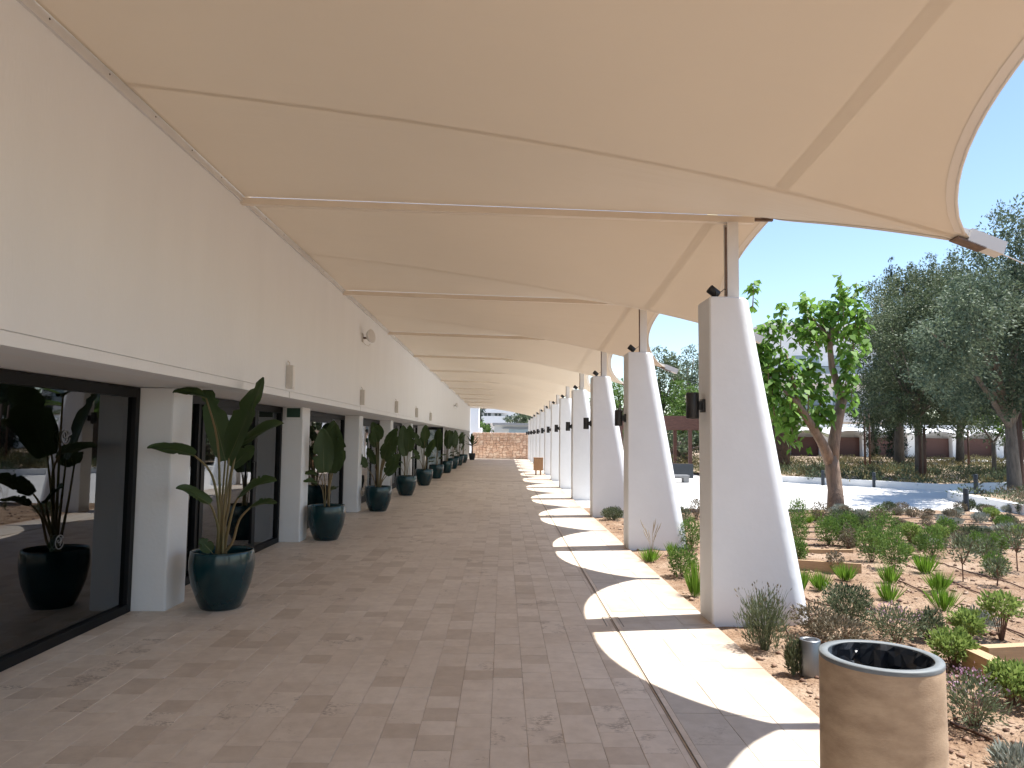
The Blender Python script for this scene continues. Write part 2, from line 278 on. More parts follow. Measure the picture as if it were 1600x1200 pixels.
# ------------------------------------------------------------------ mesh helpers
class MB:
    def __init__(s): s.v = []; s.f = []
    def add(s, vs, fs):
        o = len(s.v); s.v += [tuple(v) for v in vs]; s.f += [tuple(i + o for i in f) for f in fs]; return s
    def box(s, x0, x1, y0, y1, z0, z1, b=0.0):
        if b <= 0:
            vs = [(x, y, z) for z in (z0, z1) for y in (y0, y1) for x in (x0, x1)]
            return s.add(vs, [(0,2,3,1),(4,5,7,6),(0,1,5,4),(2,6,7,3),(0,4,6,2),(1,3,7,5)])
        bm = bmesh.new(); bmesh.ops.create_cube(bm, size=1)
        for v in bm.verts: v.co = Vector(((x0+x1)/2 + v.co.x*(x1-x0), (y0+y1)/2 + v.co.y*(y1-y0), (z0+z1)/2 + v.co.z*(z1-z0)))
        bmesh.ops.bevel(bm, geom=bm.edges[:], offset=b, segments=2, affect='EDGES', profile=0.6)
        bm.verts.index_update(); s.add([v.co[:] for v in bm.verts], [[v.index for v in f.verts] for f in bm.faces]); bm.free(); return s
    def obox(s, a, b, w, h, up=(0, 0, 1)):            # a bar from a to b, w wide and h high
        a = Vector(a); b = Vector(b); d = (b - a).normalized(); sd_ = d.cross(Vector(up)).normalized(); u = sd_.cross(d)
        vs = [p + sd_ * (i * w / 2) + u * (j * h / 2) for p in (a, b) for i, j in ((-1,-1),(1,-1),(1,1),(-1,1))]
        return s.add(vs, [(0,1,2,3),(7,6,5,4),(0,4,5,1),(1,5,6,2),(2,6,7,3),(3,7,4,0)])
    def tube(s, pts, rad, seg=8, cap=True):
        pts = [Vector(p) for p in pts]; n = len(pts)
        if not hasattr(rad, '__len__'): rad = [rad] * n
        rings = []; prev = None
        for i, p in enumerate(pts):
            d = (pts[min(i+1, n-1)] - pts[max(i-1, 0)]).normalized()
            if prev is None:
                a = d.orthogonal().normalized()
            else:
                a = (prev - d * prev.dot(d)).normalized()
            prev = a; b = d.cross(a)
            rings.append([p + (a * math.cos(2*math.pi*k/seg) + b * math.sin(2*math.pi*k/seg)) * rad[i] for k in range(seg)])
        vs = [v for r in rings for v in r]; fs = []
        for i in range(n - 1):
            for k in range(seg):
                fs.append((i*seg+k, i*seg+(k+1) % seg, (i+1)*seg+(k+1) % seg, (i+1)*seg+k))
        if cap: fs.append(tuple(range(seg))[::-1]); fs.append(tuple((n-1)*seg + k for k in range(seg)))
        return s.add(vs, fs)
    def lathe(s, prof, seg=32, c=(0, 0, 0)):
        vs = []; fs = []
        for r, z in prof:
            for k in range(seg):
                a = 2*math.pi*k/seg; vs.append((c[0] + r*math.cos(a), c[1] + r*math.sin(a), c[2] + z))
        for i in range(len(prof)-1):
            for k in range(seg):
                fs.append((i*seg+k, i*seg+(k+1) % seg, (i+1)*seg+(k+1) % seg, (i+1)*seg+k))
        return s.add(vs, fs)
    def prism(s, poly, z0, z1):
        n = len(poly); vs = [(x, y, z0) for x, y in poly] + [(x, y, z1) for x, y in poly]
        return s.add(vs, [tuple(range(n))[::-1], tuple(range(n, 2*n))] + [(i, (i+1) % n, n+(i+1) % n, n+i) for i in range(n)])
    def mesh(s, name, material, smooth=False):
        me = bpy.data.meshes.new(name); me.from_pydata(s.v, [], s.f); me.update()
        if material: me.materials.append(material)
        if smooth: me.polygons.foreach_set('use_smooth', [True] * len(me.polygons))
        return me
    def build(s, name, material, parent=None, smooth=False):
        return link(name, s.mesh(name, material, smooth), parent)
def link(name, me, parent=None):
    o = bpy.data.objects.new(name, me); COL.objects.link(o)
    if parent: o.parent = parent
    return o
def tag(o, label=None, cat=None, group=None, kind=None):
    if label: o['label'] = label
    if cat: o['category'] = cat
    if group: o['group'] = group
    if kind: o['kind'] = kind
    return o
def thing(name, loc, label, cat, group=None, rz=0.0):
    o = bpy.data.objects.new(name, None); COL.objects.link(o); o.location = loc; o.rotation_euler = (0, 0, rz)
    o.empty_display_size = 0.2
    return tag(o, label, cat, group)
def copy_tree(o, parent=None):
    c = o.copy(); COL.objects.link(c); c.parent = parent
    for ch in list(o.children): copy_tree(ch, c)
    return c
def npmesh(name, V, Fq, material, smooth=False):
    V = np.asarray(V, np.float32); Fq = np.asarray(Fq, np.int32); k = Fq.shape[1]
    me = bpy.data.meshes.new(name); me.vertices.add(len(V)); me.vertices.foreach_set('co', V.ravel())
    me.loops.add(Fq.size); me.loops.foreach_set('vertex_index', Fq.ravel())
    me.polygons.add(len(Fq)); me.polygons.foreach_set('loop_start', np.arange(0, Fq.size, k, dtype=np.int32))
    if smooth: me.polygons.foreach_set('use_smooth', np.ones(len(Fq), bool))
    me.update(calc_edges=True); me.materials.append(material)
    return me
def unit(a): return a / (np.linalg.norm(a, axis=1, keepdims=True) + 1e-9)
def leaves(C, D, N, L, W, fold=0.15):
    """leaf-shaped kites: centre of the stalk end C, direction D, face normal N"""
    C = np.asarray(C, float); D = unit(np.asarray(D, float)); S = unit(np.cross(D, N)); Nn = np.cross(S, D)
    L = np.broadcast_to(np.asarray(L, float), (len(C),))[:, None]; W = np.broadcast_to(np.asarray(W, float), (len(C),))[:, None]
    a = C; m = C + D * L * 0.45
    b = m + S * W * 0.5 + Nn * W * fold; d = m - S * W * 0.5 + Nn * W * fold; c = C + D * L
    V = np.stack([a, b, c, d], 1).reshape(-1, 3); i = np.arange(len(C)) * 4
    return V, np.stack([i, i+1, i+2, i+3], 1)
def rdir(n, g=rng): return unit(g.normal(size=(n, 3)))
def ordinal(i): return ['first','second','third','fourth','fifth','sixth','seventh','eighth','ninth','tenth','eleventh','twelfth','thirteenth','fourteenth'][i]

# ------------------------------------------------------------------ dimensions of the arcade
S = 4.36; Y0 = 6.75                 # pillar spacing, first pillar in view
NP = 12
XE = 1.85                           # edge of the walkway
XD = 0.975                          # slot drain
XG, XC, XF = -3.38, -3.03, -2.44    # glass, column face, upper wall face
ZW, ZS = 3.82, 2.02                 # top of the upper wall, soffit
YEND = 54.9

# ------------------------------------------------------------------ ground
gme = MB().add([(-300, -120, -0.12), (420, -120, -0.12), (420, 600, -0.12), (-300, 600, -0.12)], [(0, 1, 2, 3)])
tag(gme.build('ground', MT['earth']), kind='structure')
pl = MB().add([(1.4, 17.2, -0.034), (60, 17.2, -0.034), (60, 80, -0.034), (1.4, 80, -0.034)], [(0, 1, 2, 3)])
tag(pl.build('plaza_paving', MT['concrete']), kind='structure')
pl2 = MB().add([(-12, 54.95, -0.03), (1.39, 54.95, -0.03), (1.39, 80, -0.03), (-12, 80, -0.03)], [(0, 1, 2, 3)])
tag(pl2.build('end_court', MT['concrete']), kind='structure')

# ------------------------------------------------------------------ walkway of travertine tiles
walk = MB().box(XG - 0.02, XE, -6, 55.2, -0.11, -0.006).build('walkway', MT['grout']); tag(walk, kind='structure')
TW = (XD - 0.045 - XG) / 22.0
cells = []                          # x0, x1, y0, y1, kind
for i in range(22):
    x0 = XG + i * TW; y = 1.2 + rng.random() * 0.4
    while y < 27.0:
        h = float(rng.choice([0.2, 0.2, 0.3, 0.4], p=[.45, .25, .16, .14])); cells.append((x0, x0 + TW, y, min(y + h, 27.4), 0)); y += h
XS = XD + 0.045; SW = (XE - XS) / 3.0
for i in range(3):
    x0 = XS + i * SW; y = 1.2 + rng.random() * 0.5
    while y < 27.0:
        h = float(rng.choice([0.3, 0.45, 0.6])); cells.append((x0, x0 + SW, y, min(y + h, 27.4), 1)); y += h
def in_view(c):
    p = Vector(((c[0]+c[1])/2, (c[2]+c[3])/2, 0)) - EYE; z = p.dot(CAM_W)
    if z < 0.3: return False
    x = 800 + FPX*p.dot(CAM_R)/z; y = 600 - FPX*p.dot(CAM_U)/z
    return 0 < x < 1600 and y < 1215
vis = [c for c in cells if in_view(c)]
vis.sort(key=lambda c: c[2] - 0.5*(c[1]-c[0])*(c[3]-c[2]))
near = set(id(c) for c in vis[:300])
def tile_geo(w, h, b=0.0013, g=0.0008):
    x0, x1, y0, y1 = -w/2+g, w/2-g, -h/2+g, h/2-g
    vs = [(x0,y0,-0.010),(x1,y0,-0.010),(x1,y1,-0.010),(x0,y1,-0.010),(x0,y0,-b),(x1,y0,-b),(x1,y1,-b),(x0,y1,-b),(x0+b,y0+b,0),(x1-b,y0+b,0),(x1-b,y1-b,0),(x0+b,y1-b,0)]
    fs = [(0,1,5,4),(1,2,6,5),(2,3,7,6),(3,0,4,7),(4,5,9,8),(5,6,10,9),(6,7,11,10),(7,4,8,11),(8,9,10,11)]
    return vs, fs
tcache = {}
def tile_mesh(w, h, kind):
    k = (round(w, 3), round(h, 3), kind)
    if k not in tcache:
        vs, fs = tile_geo(w, h); me = MB().add(vs, fs).mesh('tile', MT['tile_sunlit'] if kind else MT['tile'])
        a = me.attributes.new('rnd', 'FLOAT', 'FACE'); a.data.foreach_set('value', [0.0]*len(fs)); tcache[k] = me
    return tcache[k]
rest = {0: ([], [], []), 1: ([], [], [])}
for c in cells:
    w, h = c[1]-c[0], c[3]-c[2]
    if h < 0.05: continue
    cx, cy = (c[0]+c[1])/2, (c[2]+c[3])/2
    dz = float(rng.normal()*0.0007); tx, ty = rng.normal(size=2)*0.0035
    if id(c) in near:
        o = link('tile', tile_mesh(w, h, c[4]), walk); o.location = (cx, cy, dz); o.rotation_euler = (tx, ty, 0)
    else:
        V_, F_, A_ = rest[c[4]]; vs, fs = tile_geo(w, h); o = len(V_); r_ = float(rng.random())
        V_ += [(cx+x, cy+y, z + dz + (y*tx - x*ty if z > -0.005 else 0)) for x, y, z in vs]; F_ += [tuple(i+o for i in f) for f in fs]; A_ += [r_]*len(fs)
for k, (V_, F_, A_) in rest.items():
    me = MB().add(V_, F_).mesh('tiles', MT['tile_sunlit'] if k else MT['tile'])
    a = me.attributes.new('rnd', 'FLOAT', 'FACE'); a.data.foreach_set('value', A_)
    tag(link('farther_tiles', me, walk), kind='stuff')
MB().add([(XG,27.4,0),(XD-0.045,27.4,0),(XD-0.045,55.2,0),(XG,55.2,0)], [(0,1,2,3)]).build('far_paving', MT['tile_far'], walk)
MB().add([(XS,27.4,0),(XE,27.4,0),(XE,55.2,0),(XS,55.2,0)], [(0,1,2,3)]).build('far_edge_paving', MT['tile_sunlit_far'], walk)
# slot drain: two thin steel lips with a dark slot between
dr = thing('slot_drain', (XD, 0, 0), 'long narrow slot drain running along the sunlit side of the walkway', 'drain')
MB().box(-0.044, -0.011, 1.2, 55, -0.01, 0.0, 0).build('stone_edge', MT['tile_far'], dr)
MB().box(0.011, 0.044, 1.2, 55, -0.01, 0.0, 0).build('stone_edge', MT['tile_far'], dr)
MB().box(-0.0105, -0.007, 1.2, 55, -0.05, 0.0015).build('lip', MT['drain'], dr)
MB().box(0.007, 0.0105, 1.2, 55, -0.05, 0.0015).build('lip', MT['drain'], dr)
MB().box(-0.007, 0.007, 1.2, 55, -0.06, -0.02).build('channel', MT['dark_gap'], dr)
for k in range(5):
    yy = 6.62 + k * 8.72
    f = MB().box(-0.075, -0.068, yy-0.16, yy+0.16, -0.003, 0.003).box(0.068, 0.075, yy-0.16, yy+0.16, -0.003, 0.003).box(-0.075, 0.075, yy+0.155, yy+0.162, -0.003, 0.0031)
    f.build('cover_frame', MT['drain'], dr)

# ------------------------------------------------------------------ the long white building
bld = thing('building', (0, 0, 0), 'long white rendered building with glass shopfronts along the walkway', 'building')
YB = -7.0
MB().box(XF-0.25, XF, YB, YEND, ZS+0.078, ZW, 0).build('upper_wall', MT['render_wall'], bld)
# lower band, set a little proud, cut by dark vertical joints
JY = [8.46 + 4.22*k for k in range(0, 11)]
ys = [YB] + JY + [YEND]
for a, b in zip(ys[:-1], ys[1:]):
    MB().box(XF-0.25, XF+0.006, a+0.022, b-0.022, ZS, ZS+0.072, 0.004).build('lower_band', MT['render_wall'], bld)
MB().box(XF-0.24, XF-0.012, YB+0.01, YEND-0.01, ZS+0.004, ZS+0.09).build('band_joint', MT['soffit'], bld)
MB().box(-12, XF-0.251, YB, YEND, ZS+0.003, ZS+0.2).build('soffit', MT['soffit'], bld)
MB().box(-12.3, XF-0.255, YB, YEND, ZW-0.25, ZW-0.03).build('roof', MT['render_wall'], bld)
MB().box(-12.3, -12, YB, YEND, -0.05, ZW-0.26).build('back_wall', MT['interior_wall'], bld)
MB().box(-12, XF-0.02, YEND-0.25, YEND-0.002, 0.0, ZW-0.26).build('end_wall', MT['render_wall'], bld)
MB().box(-12, XF-0.3, YB, YB+0.2, 0.0, ZW-0.26).build('end_wall', MT['render_wall'], bld)
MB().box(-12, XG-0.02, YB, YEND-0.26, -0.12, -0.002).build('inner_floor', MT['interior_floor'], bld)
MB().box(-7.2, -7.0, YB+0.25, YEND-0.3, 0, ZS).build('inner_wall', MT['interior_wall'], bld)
# aluminium profile that clamps the sails along the top of the wall
MB().box(XF, XF+0.022, YB, YEND, ZW-0.085, ZW-0.02).build('clamp_rail', MT['trim'], bld)
MB().box(XF, XF+0.055, YB, YEND, ZW-0.018, ZW-0.004).build('clamp_lip', MT['steel_white'], bld)
sc_me = MB().lathe([(0.006, 0), (0.0055, 0.003), (0.0, 0.004)], 8).mesh('screw', MT['dark_gap'])
for k in range(40):
    o = link('screw', sc_me, bld); o.location = (XF+0.022, 2.6 + k*0.6, ZW-0.045); o.rotation_euler = (0, math.pi/2, 0)
# columns between the shopfronts
CY = [6.86 + 4.42*k for k in range(-3, 11)]
col_me = MB().box(XG-0.25, XC, 0, 0.42, -0.003, ZS, 0.018).mesh('column', MT['column_white'])
for y in CY:
    o = link('column', col_me, bld); o.location = (0, y, 0)

FW, FD = 0.075, 0.09                # frame bar width, depth
def frame_bar(y0, y1, z0, z1, parent, nm='frame_bar', d=FD, x=XG): return MB().box(x-d/2, x+d/2, y0, y1, z0, z1, 0.004).build(nm, MT['black_frame'], parent)
def pane(y0, y1, z0, z1, parent):
    return MB().box(XG-0.008, XG+0.008, y0, y1, z0, z1).build('glass', MT['glass'], parent)
def shopfront(y0, y1, door):
    w = bpy.data.objects.new('shop_window', None); COL.objects.link(w); w.parent = bld
    zt = ZS - 0.004
    frame_bar(y0, y0+FW, 0, zt, w); frame_bar(y1-FW, y1, 0, zt, w)
    frame_bar(y0+FW, y1-FW, zt-0.09, zt, w); frame_bar(y0+FW, y1-FW, 0.0, 0.075, w)
    if not door:
        pane(y0+FW, y1-FW, 0.075, zt-0.09, w); return w
    a = y0 + 0.95; b = y1 - 1.15
    frame_bar(a-0.045, a+0.03, 0.075, zt-0.09, w); frame_bar(b-0.03, b+0.045, 0.075, zt-0.09, w)
    pane(y0+FW, a-0.045, 0.075, zt-0.09, w); pane(b+0.045, y1-FW, 0.075, zt-0.09, w)
    d = bpy.data.objects.new('door', None); COL.objects.link(d); d.parent = bld
    zz = zt-0.092
    MB().box(XG+0.01, XG+0.06, a+0.032, a+0.13, 0.077, zz, 0.004).build('stile', MT['black_frame'], d)
    MB().box(XG+0.01, XG+0.06, b-0.13, b-0.032, 0.077, zz, 0.004).build('stile', MT['black_frame'], d)
    MB().box(XG+0.011, XG+0.059, a+0.13, b-0.13, zz-0.09, zz, 0.003).build('rail', MT['black_frame'], d)
    MB().box(XG+0.011, XG+0.059, a+0.13, b-0.13, 0.077, 0.16, 0.003).build('rail', MT['black_frame'], d)
    MB().box(XG+0.027, XG+0.041, a+0.13, b-0.13, 0.16, zz-0.09).build('glass', MT['glass'], d)
    h = MB().tube([(XG+0.06, b-0.19, 0.92), (XG+0.11, b-0.19, 0.92), (XG+0.11, b-0.19, 1.24), (XG+0.06, b-0.19, 1.24)], 0.014, 8)
    h.build('handle', MT['lamp_black'], d, True)
    return w
for k in range(len(CY)-1):
    shopfront(CY[k]+0.425, CY[k+1]-0.005, k not in (2,))
shopfront(CY[-1]+0.425, YEND-0.3, False)
# etched round emblems on the nearest window
def emblem(px, py):
    p = EYE + (CAM_W + CAM_R*((px-800)/FPX) - CAM_U*((py-600)/FPX)) * 1.0
    d = p - EYE; t = (XG+0.0115)/d.x; c = EYE + d*t
    m = MB(); r = 0.052
    ring = [(c.x, c.y + r*math.cos(a), c.z + r*math.sin(a)) for a in np.linspace(0.5, 2*math.pi-0.1, 40)]
    m.tube(ring, 0.0042, 6)
    sp = [(c.x, c.y - 0.014 + (0.006+0.0042*a)*math.cos(a+2.2), c.z + 0.012 + (0.006+0.0042*a)*math.sin(a+2.2)) for a in np.linspace(0, 6.4, 26)]
    m.tube(sp, 0.004, 6)
    s2 = [(c.x, c.y + 0.018 - 0.010*math.cos(a), c.z - 0.03 + a*0.022) for a in np.linspace(0, 3, 14)]
    m.tube(s2, 0.004, 6)
    m.build('etched_emblem', MT['decal'], bld)
emblem(103, 683); emblem(93, 847)
# small fittings on the upper wall: upright profiles over each joint
for i, (px, py) in enumerate([(448, 587), (563, 620), (617, 636), (649, 645), (671, 652)]):
    d = CAM_W + CAM_R*((px-800)/FPX) - CAM_U*((py-600)/FPX); c = EYE + d*(XF/d.x)
    f = thing('wall_fitting', (XF, c.y, ZS+0.1), ['upright grey metal fitting on the white wall nearest the camera, beside a small plate', 'second upright grey metal fitting along the white wall', 'third upright grey metal fitting along the white wall', 'fourth upright grey metal fitting along the white wall', 'fifth and farthest visible upright grey metal fitting on the white wall'][i], 'wall fitting', 'upright fittings along the white wall')
    MB().box(0.001, 0.075, -0.035, 0.035, 0.0, 0.26, 0.006).build('profile', MT['bracket'], f)
    MB().box(0.0755, 0.079, -0.026, 0.026, 0.012, 0.248, 0.001).build('face_strip', MT['steel_white'], f)
    MB().tube([(0.03, 0, 0.255), (0.03, 0, 0.29), (0.005, 0, 0.31)], 0.006, 6).build('conduit', MT['bracket'], f)
    MB().box(0.001, 0.016, 0.09, 0.10, 0.05, 0.15).build('switch', MT['dark_gap'], f)
    if i == 0:
        p = MB().box(0.001, 0.012, 0.13, 0.30, 0.0, 0.21, 0.003).build('plate', MT['steel_white'], f)
        MB().box(0.0125, 0.0145, 0.19, 0.25, 0.095, 0.107).build('print', MT['dark_gap'], p)
# wall loudspeakers on brackets
for i, (px, py) in enumerate([(566, 528), (709, 634)]):
    d = CAM_W + CAM_R*((px-800)/FPX) - CAM_U*((py-600)/FPX); c = EYE + d*(XF/d.x)
    f = thing('wall_loudspeaker', (XF, c.y, c.z), ['round loudspeaker on a short bracket high on the white wall', 'far small loudspeaker high on the white wall near its end'][i], 'loudspeaker', 'loudspeakers on the white wall')
    MB().box(0.001, 0.022, -0.05, 0.05, -0.075, 0.075, 0.006).build('mount', MT['bracket'], f)
    MB().tube([(0.02, 0, 0.0), (0.10, 0, 0.0)], 0.018, 10).build('arm', MT['rust'], f, True)
    ho = MB().lathe([(0.0, 0), (0.05, 0.0), (0.09, 0.02), (0.115, 0.06), (0.118, 0.075), (0.108, 0.078), (0.0, 0.07)], 24).build('speaker_head', MT['trim'], f, True)
    ho.location = (0.10, 0, 0.02); ho.rotation_euler = (0, R(82), R(-25))
    MB().tube([(0.01, 0, -0.06), (0.05, 0, -0.11), (0.11, 0, -0.14), (0.14, 0, -0.10)], 0.005, 6).build('lead', MT['bracket'], f, True)
# emergency exit sign on the second column
c = at(458, 645.5, 11.2)
sg = thing('exit_sign', (c.x, CY[4]-0.005, c.z), 'small green sign with pale border high on the second column', 'sign')
MB().box(-0.128, 0.128, -0.03, -0.001, -0.098, 0.098, 0.004).build('casing', MT['sign_white'], sg)
MB().box(-0.108, 0.096, -0.033, -0.0305, -0.062, 0.078).build('green_face', MT['sign_green'], sg)
# framed panel standing by the far shopfronts
c = gnd(689, 741)
ad = thing('framed_panel', (-2.93, c.y, 0), 'black framed upright panel with pale blue blotches among the far pots', 'display')
MB().box(-0.36, -0.27, -0.05, 0.05, 0, 2.0, 0.006).box(0.27, 0.36, -0.05, 0.05, 0, 2.0, 0.006).box(-0.27, 0.27, -0.049, 0.049, 1.88, 1.998).box(-0.27, 0.27, -0.049, 0.049, 0.002, 0.10).build('frame', MT['black_frame'], ad)
def mottle_mat():
    m, nt, n, l, out = _nt('blue_mottle'); p = n.new('ShaderNodeBsdfPrincipled'); l.new(p.outputs[0], out.inputs[0]); p.inputs['Roughness'].default_value = 0.3
    tc = n.new('ShaderNodeTexCoord'); t = n.new('ShaderNodeTexNoise'); t.inputs['Scale'].default_value = 4; t.inputs['Detail'].default_value = 2; l.new(tc.outputs['Object'], t.inputs['Vector'])
    r = _ramp(n, [(0.38, (0.10, 0.16, 0.20)), (0.5, (0.38, 0.48, 0.52)), (0.62, (0.62, 0.68, 0.70))]); l.new(t.outputs['Fac'], r.inputs[0]); l.new(r.outputs[0], p.inputs['Base Color']); return m
MB().box(-0.27, 0.27, -0.012, 0.012, 0.10, 1.88).build('print', mottle_mat(), ad)  # sheet inside the frame, mottled in pale blues by noise

# ------------------------------------------------------------------ pillars, lamps, spotlights
def pillar_mesh():
    m = MB(); rings = []; n = 22; T = 0.40; r = 0.20
    zs = [-0.06, 0.0, 0.2, 0.6, 1.0, 1.5, 2.0, 2.5, 2.75, 2.862, 2.878]
    for z in zs:
        t = max(0.0, z) / 2.878
        xo = 2.74 - (2.74 - 2.225) * t          # outer edge
        xi = XE - 0.02 + 0.0 * t
        e = 0.016 if z > 2.87 else 0.0
        ring = [(xi + 0.012 + e, -T/2 + e), (xi + e, -T/2 + 0.012 + e), (xi + e, T/2 - 0.012 - e), (xi + 0.012 + e, T/2 - e)]
        rr = r * (0.92)
        xc = xo - rr
        for k in range(n):
            a = math.pi/2 - math.pi * k/(n-1); ring.append((xc + (rr - e) * math.cos(a), (T/2 - e) * math.sin(a)))
        rings.append([(x + 0.004*mnoise.noise((x*3, y*3+5, z*2)), y + 0.004*mnoise.noise((x*3+9, y*3, z*2)), z) for x, y in ring])
    N = len(rings[0]); vs = [v for q in rings for v in q]; fs = []
    for i in range(len(rings)-1):
        for k in range(N): fs.append((i*N+k, (i+1)*N+k, (i+1)*N+(k+1) % N, i*N+(k+1) % N))
    fs.append(tuple((len(rings)-1)*N + k for k in range(N))[::-1])
    me = m.add(vs, fs).mesh('pillar', MT['pillar_white'], True)
    bm = bmesh.new(); bm.from_mesh(me); bmesh.ops.recalc_face_normals(bm, faces=bm.faces[:]); bm.to_mesh(me); bm.free()
    me.set_sharp_from_angle(angle=R(28))
    return me
pm_ = pillar_mesh()
def lamp_proto(loc, label):
    f = thing('wall_lamp', loc, label, 'lamp', 'cylinder lamps on the pillars')
    MB().box(-0.03, -0.002, -0.05, 0.05, -0.06, 0.06, 0.005).build('mount', MT['lamp_black'], f)
    MB().box(-0.055, -0.03, -0.03, 0.03, -0.04, 0.04, 0.004).build('arm', MT['lamp_black'], f)
    MB().lathe([(0.0, -0.108), (0.045, -0.108), (0.055, -0.118), (0.058, -0.112), (0.058, 0.112), (0.055, 0.118), (0.045, 0.108), (0.0, 0.108)], 24, (-0.108, 0, 0)).build('cylinder_body', MT['lamp_black'], f, True)
    MB().lathe([(0.044, -0.1085), (0.0, -0.1095)], 20, (-0.108, 0, 0)).build('lens', MT['lens'], f)
    return f
def spot_proto(loc, label):
    f = thing('spotlight', loc, label, 'spotlight', 'spotlights on top of the pillars')
    MB().box(-0.035, 0.035, -0.04, 0.04, 0.0, 0.012, 0.002).build('base_plate', MT['lamp_black'], f)
    MB().tube([(0, -0.045, 0.01), (0, -0.047, 0.07)], 0.006, 6).tube([(0, 0.045, 0.01), (0, 0.047, 0.07)], 0.006, 6).build('bracket', MT['lamp_black'], f)
    h = MB().lathe([(0.0, -0.05), (0.03, -0.05), (0.04, -0.04), (0.042, 0.055), (0.036, 0.06), (0.034, 0.05), (0.0, 0.048)], 18).build('lamp_head', MT['lamp_black'], f, True)
    h.location = (-0.005, 0, 0.068); h.rotation_euler = (0, R(-52), 0)
    MB().tube([(0.03, 0.0, 0.05), (0.09, 0.0, 0.10), (0.15, 0.0, 0.05), (0.17, 0, 0.003)], 0.004, 6).build('lead', MT['lamp_black'], f, True)
    return f
lp = sp_ = None
for k in range(-2, NP):
    y = Y0 + S*k - (0.3 if k == -1 else 0)
    if k >= 0: pos = 'nearest the camera in view' if k == 0 else ordinal(k) + ' counted from the camera' if k < NP-1 else 'farthest, beside the stone wall'
    else: pos = 'beside the camera, outside the picture' if k == -1 else 'behind the camera'
    o = link('pillar', pm_); o.location = (0, y, 0)
    tag(o, 'white tapered pillar with rounded outer side, ' + pos, 'pillar', 'white pillars along the walkway')
    la = lamp_proto((XE-0.02, y, 1.905), '') if lp is None else copy_tree(lp)
    if lp is None: lp = la
    la.location = (XE-0.02, y, 1.905); la['label'] = 'black cylinder lamp on the pillar ' + pos
    s_ = spot_proto((0, 0, 0), '') if sp_ is None else copy_tree(sp_)
    if sp_ is None: sp_ = s_
    s_.location = (XE+0.075, y-0.03, 2.879); s_['label'] = 'small black spotlight atop the pillar ' + pos

# ------------------------------------------------------------------ canopy: frames and shade sails
def zbeam(x): return 3.80 - 0.12*(x - XF)/(2.47 - XF)
fr_ = None
def frame_proto():
    f = thing('canopy_frame', (0, 0, 0), '', 'steel frame', 'white steel frames carrying the canopy')
    MB().obox((XF, 0, zbeam(XF)-0.055), (2.30, 0, zbeam(2.30)-0.055), 0.065, 0.06).build('beam', MT['beam_cream'], f)
    px = 2.09
    b = MB().box(px-0.052, px+0.052, -0.055, -0.045, 2.879, zbeam(px)-0.086).box(px-0.052, px+0.052, 0.045, 0.055, 2.879, zbeam(px)-0.086).box(px-0.005, px+0.005, -0.045, 0.045, 2.879, zbeam(px)-0.086)
    b.build('post', MT['steel_white'], f)
    MB().box(px-0.085, px+0.085, -0.085, 0.085, 2.879, 2.893, 0.002).build('foot_plate', MT['steel_white'], f)
    MB().tube([(px-0.062, -0.048, 2.90), (px-0.062, -0.048, zbeam(px)-0.14)], 0.009, 8).build('conduit', MT['rust'], f)
    MB().obox((2.30, 0, zbeam(2.30)-0.045), (2.48, 0, zbeam(2.48)-0.04), 0.03, 0.025).build('end_plate', MT['rust'], f)
    return f
for k in range(-2, NP):
    f = frame_proto() if fr_ is None else copy_tree(fr_)
    fr_ = fr_ or f
    f.location = (0, Y0 + S*k, 0)
    f['label'] = 'white steel beam and post on the pillar ' + ('nearest the camera in view' if k == 0 else ordinal(k) + ' counted from the camera' if k > 0 else 'beside the camera, outside the picture' if k == -1 else 'behind the camera')

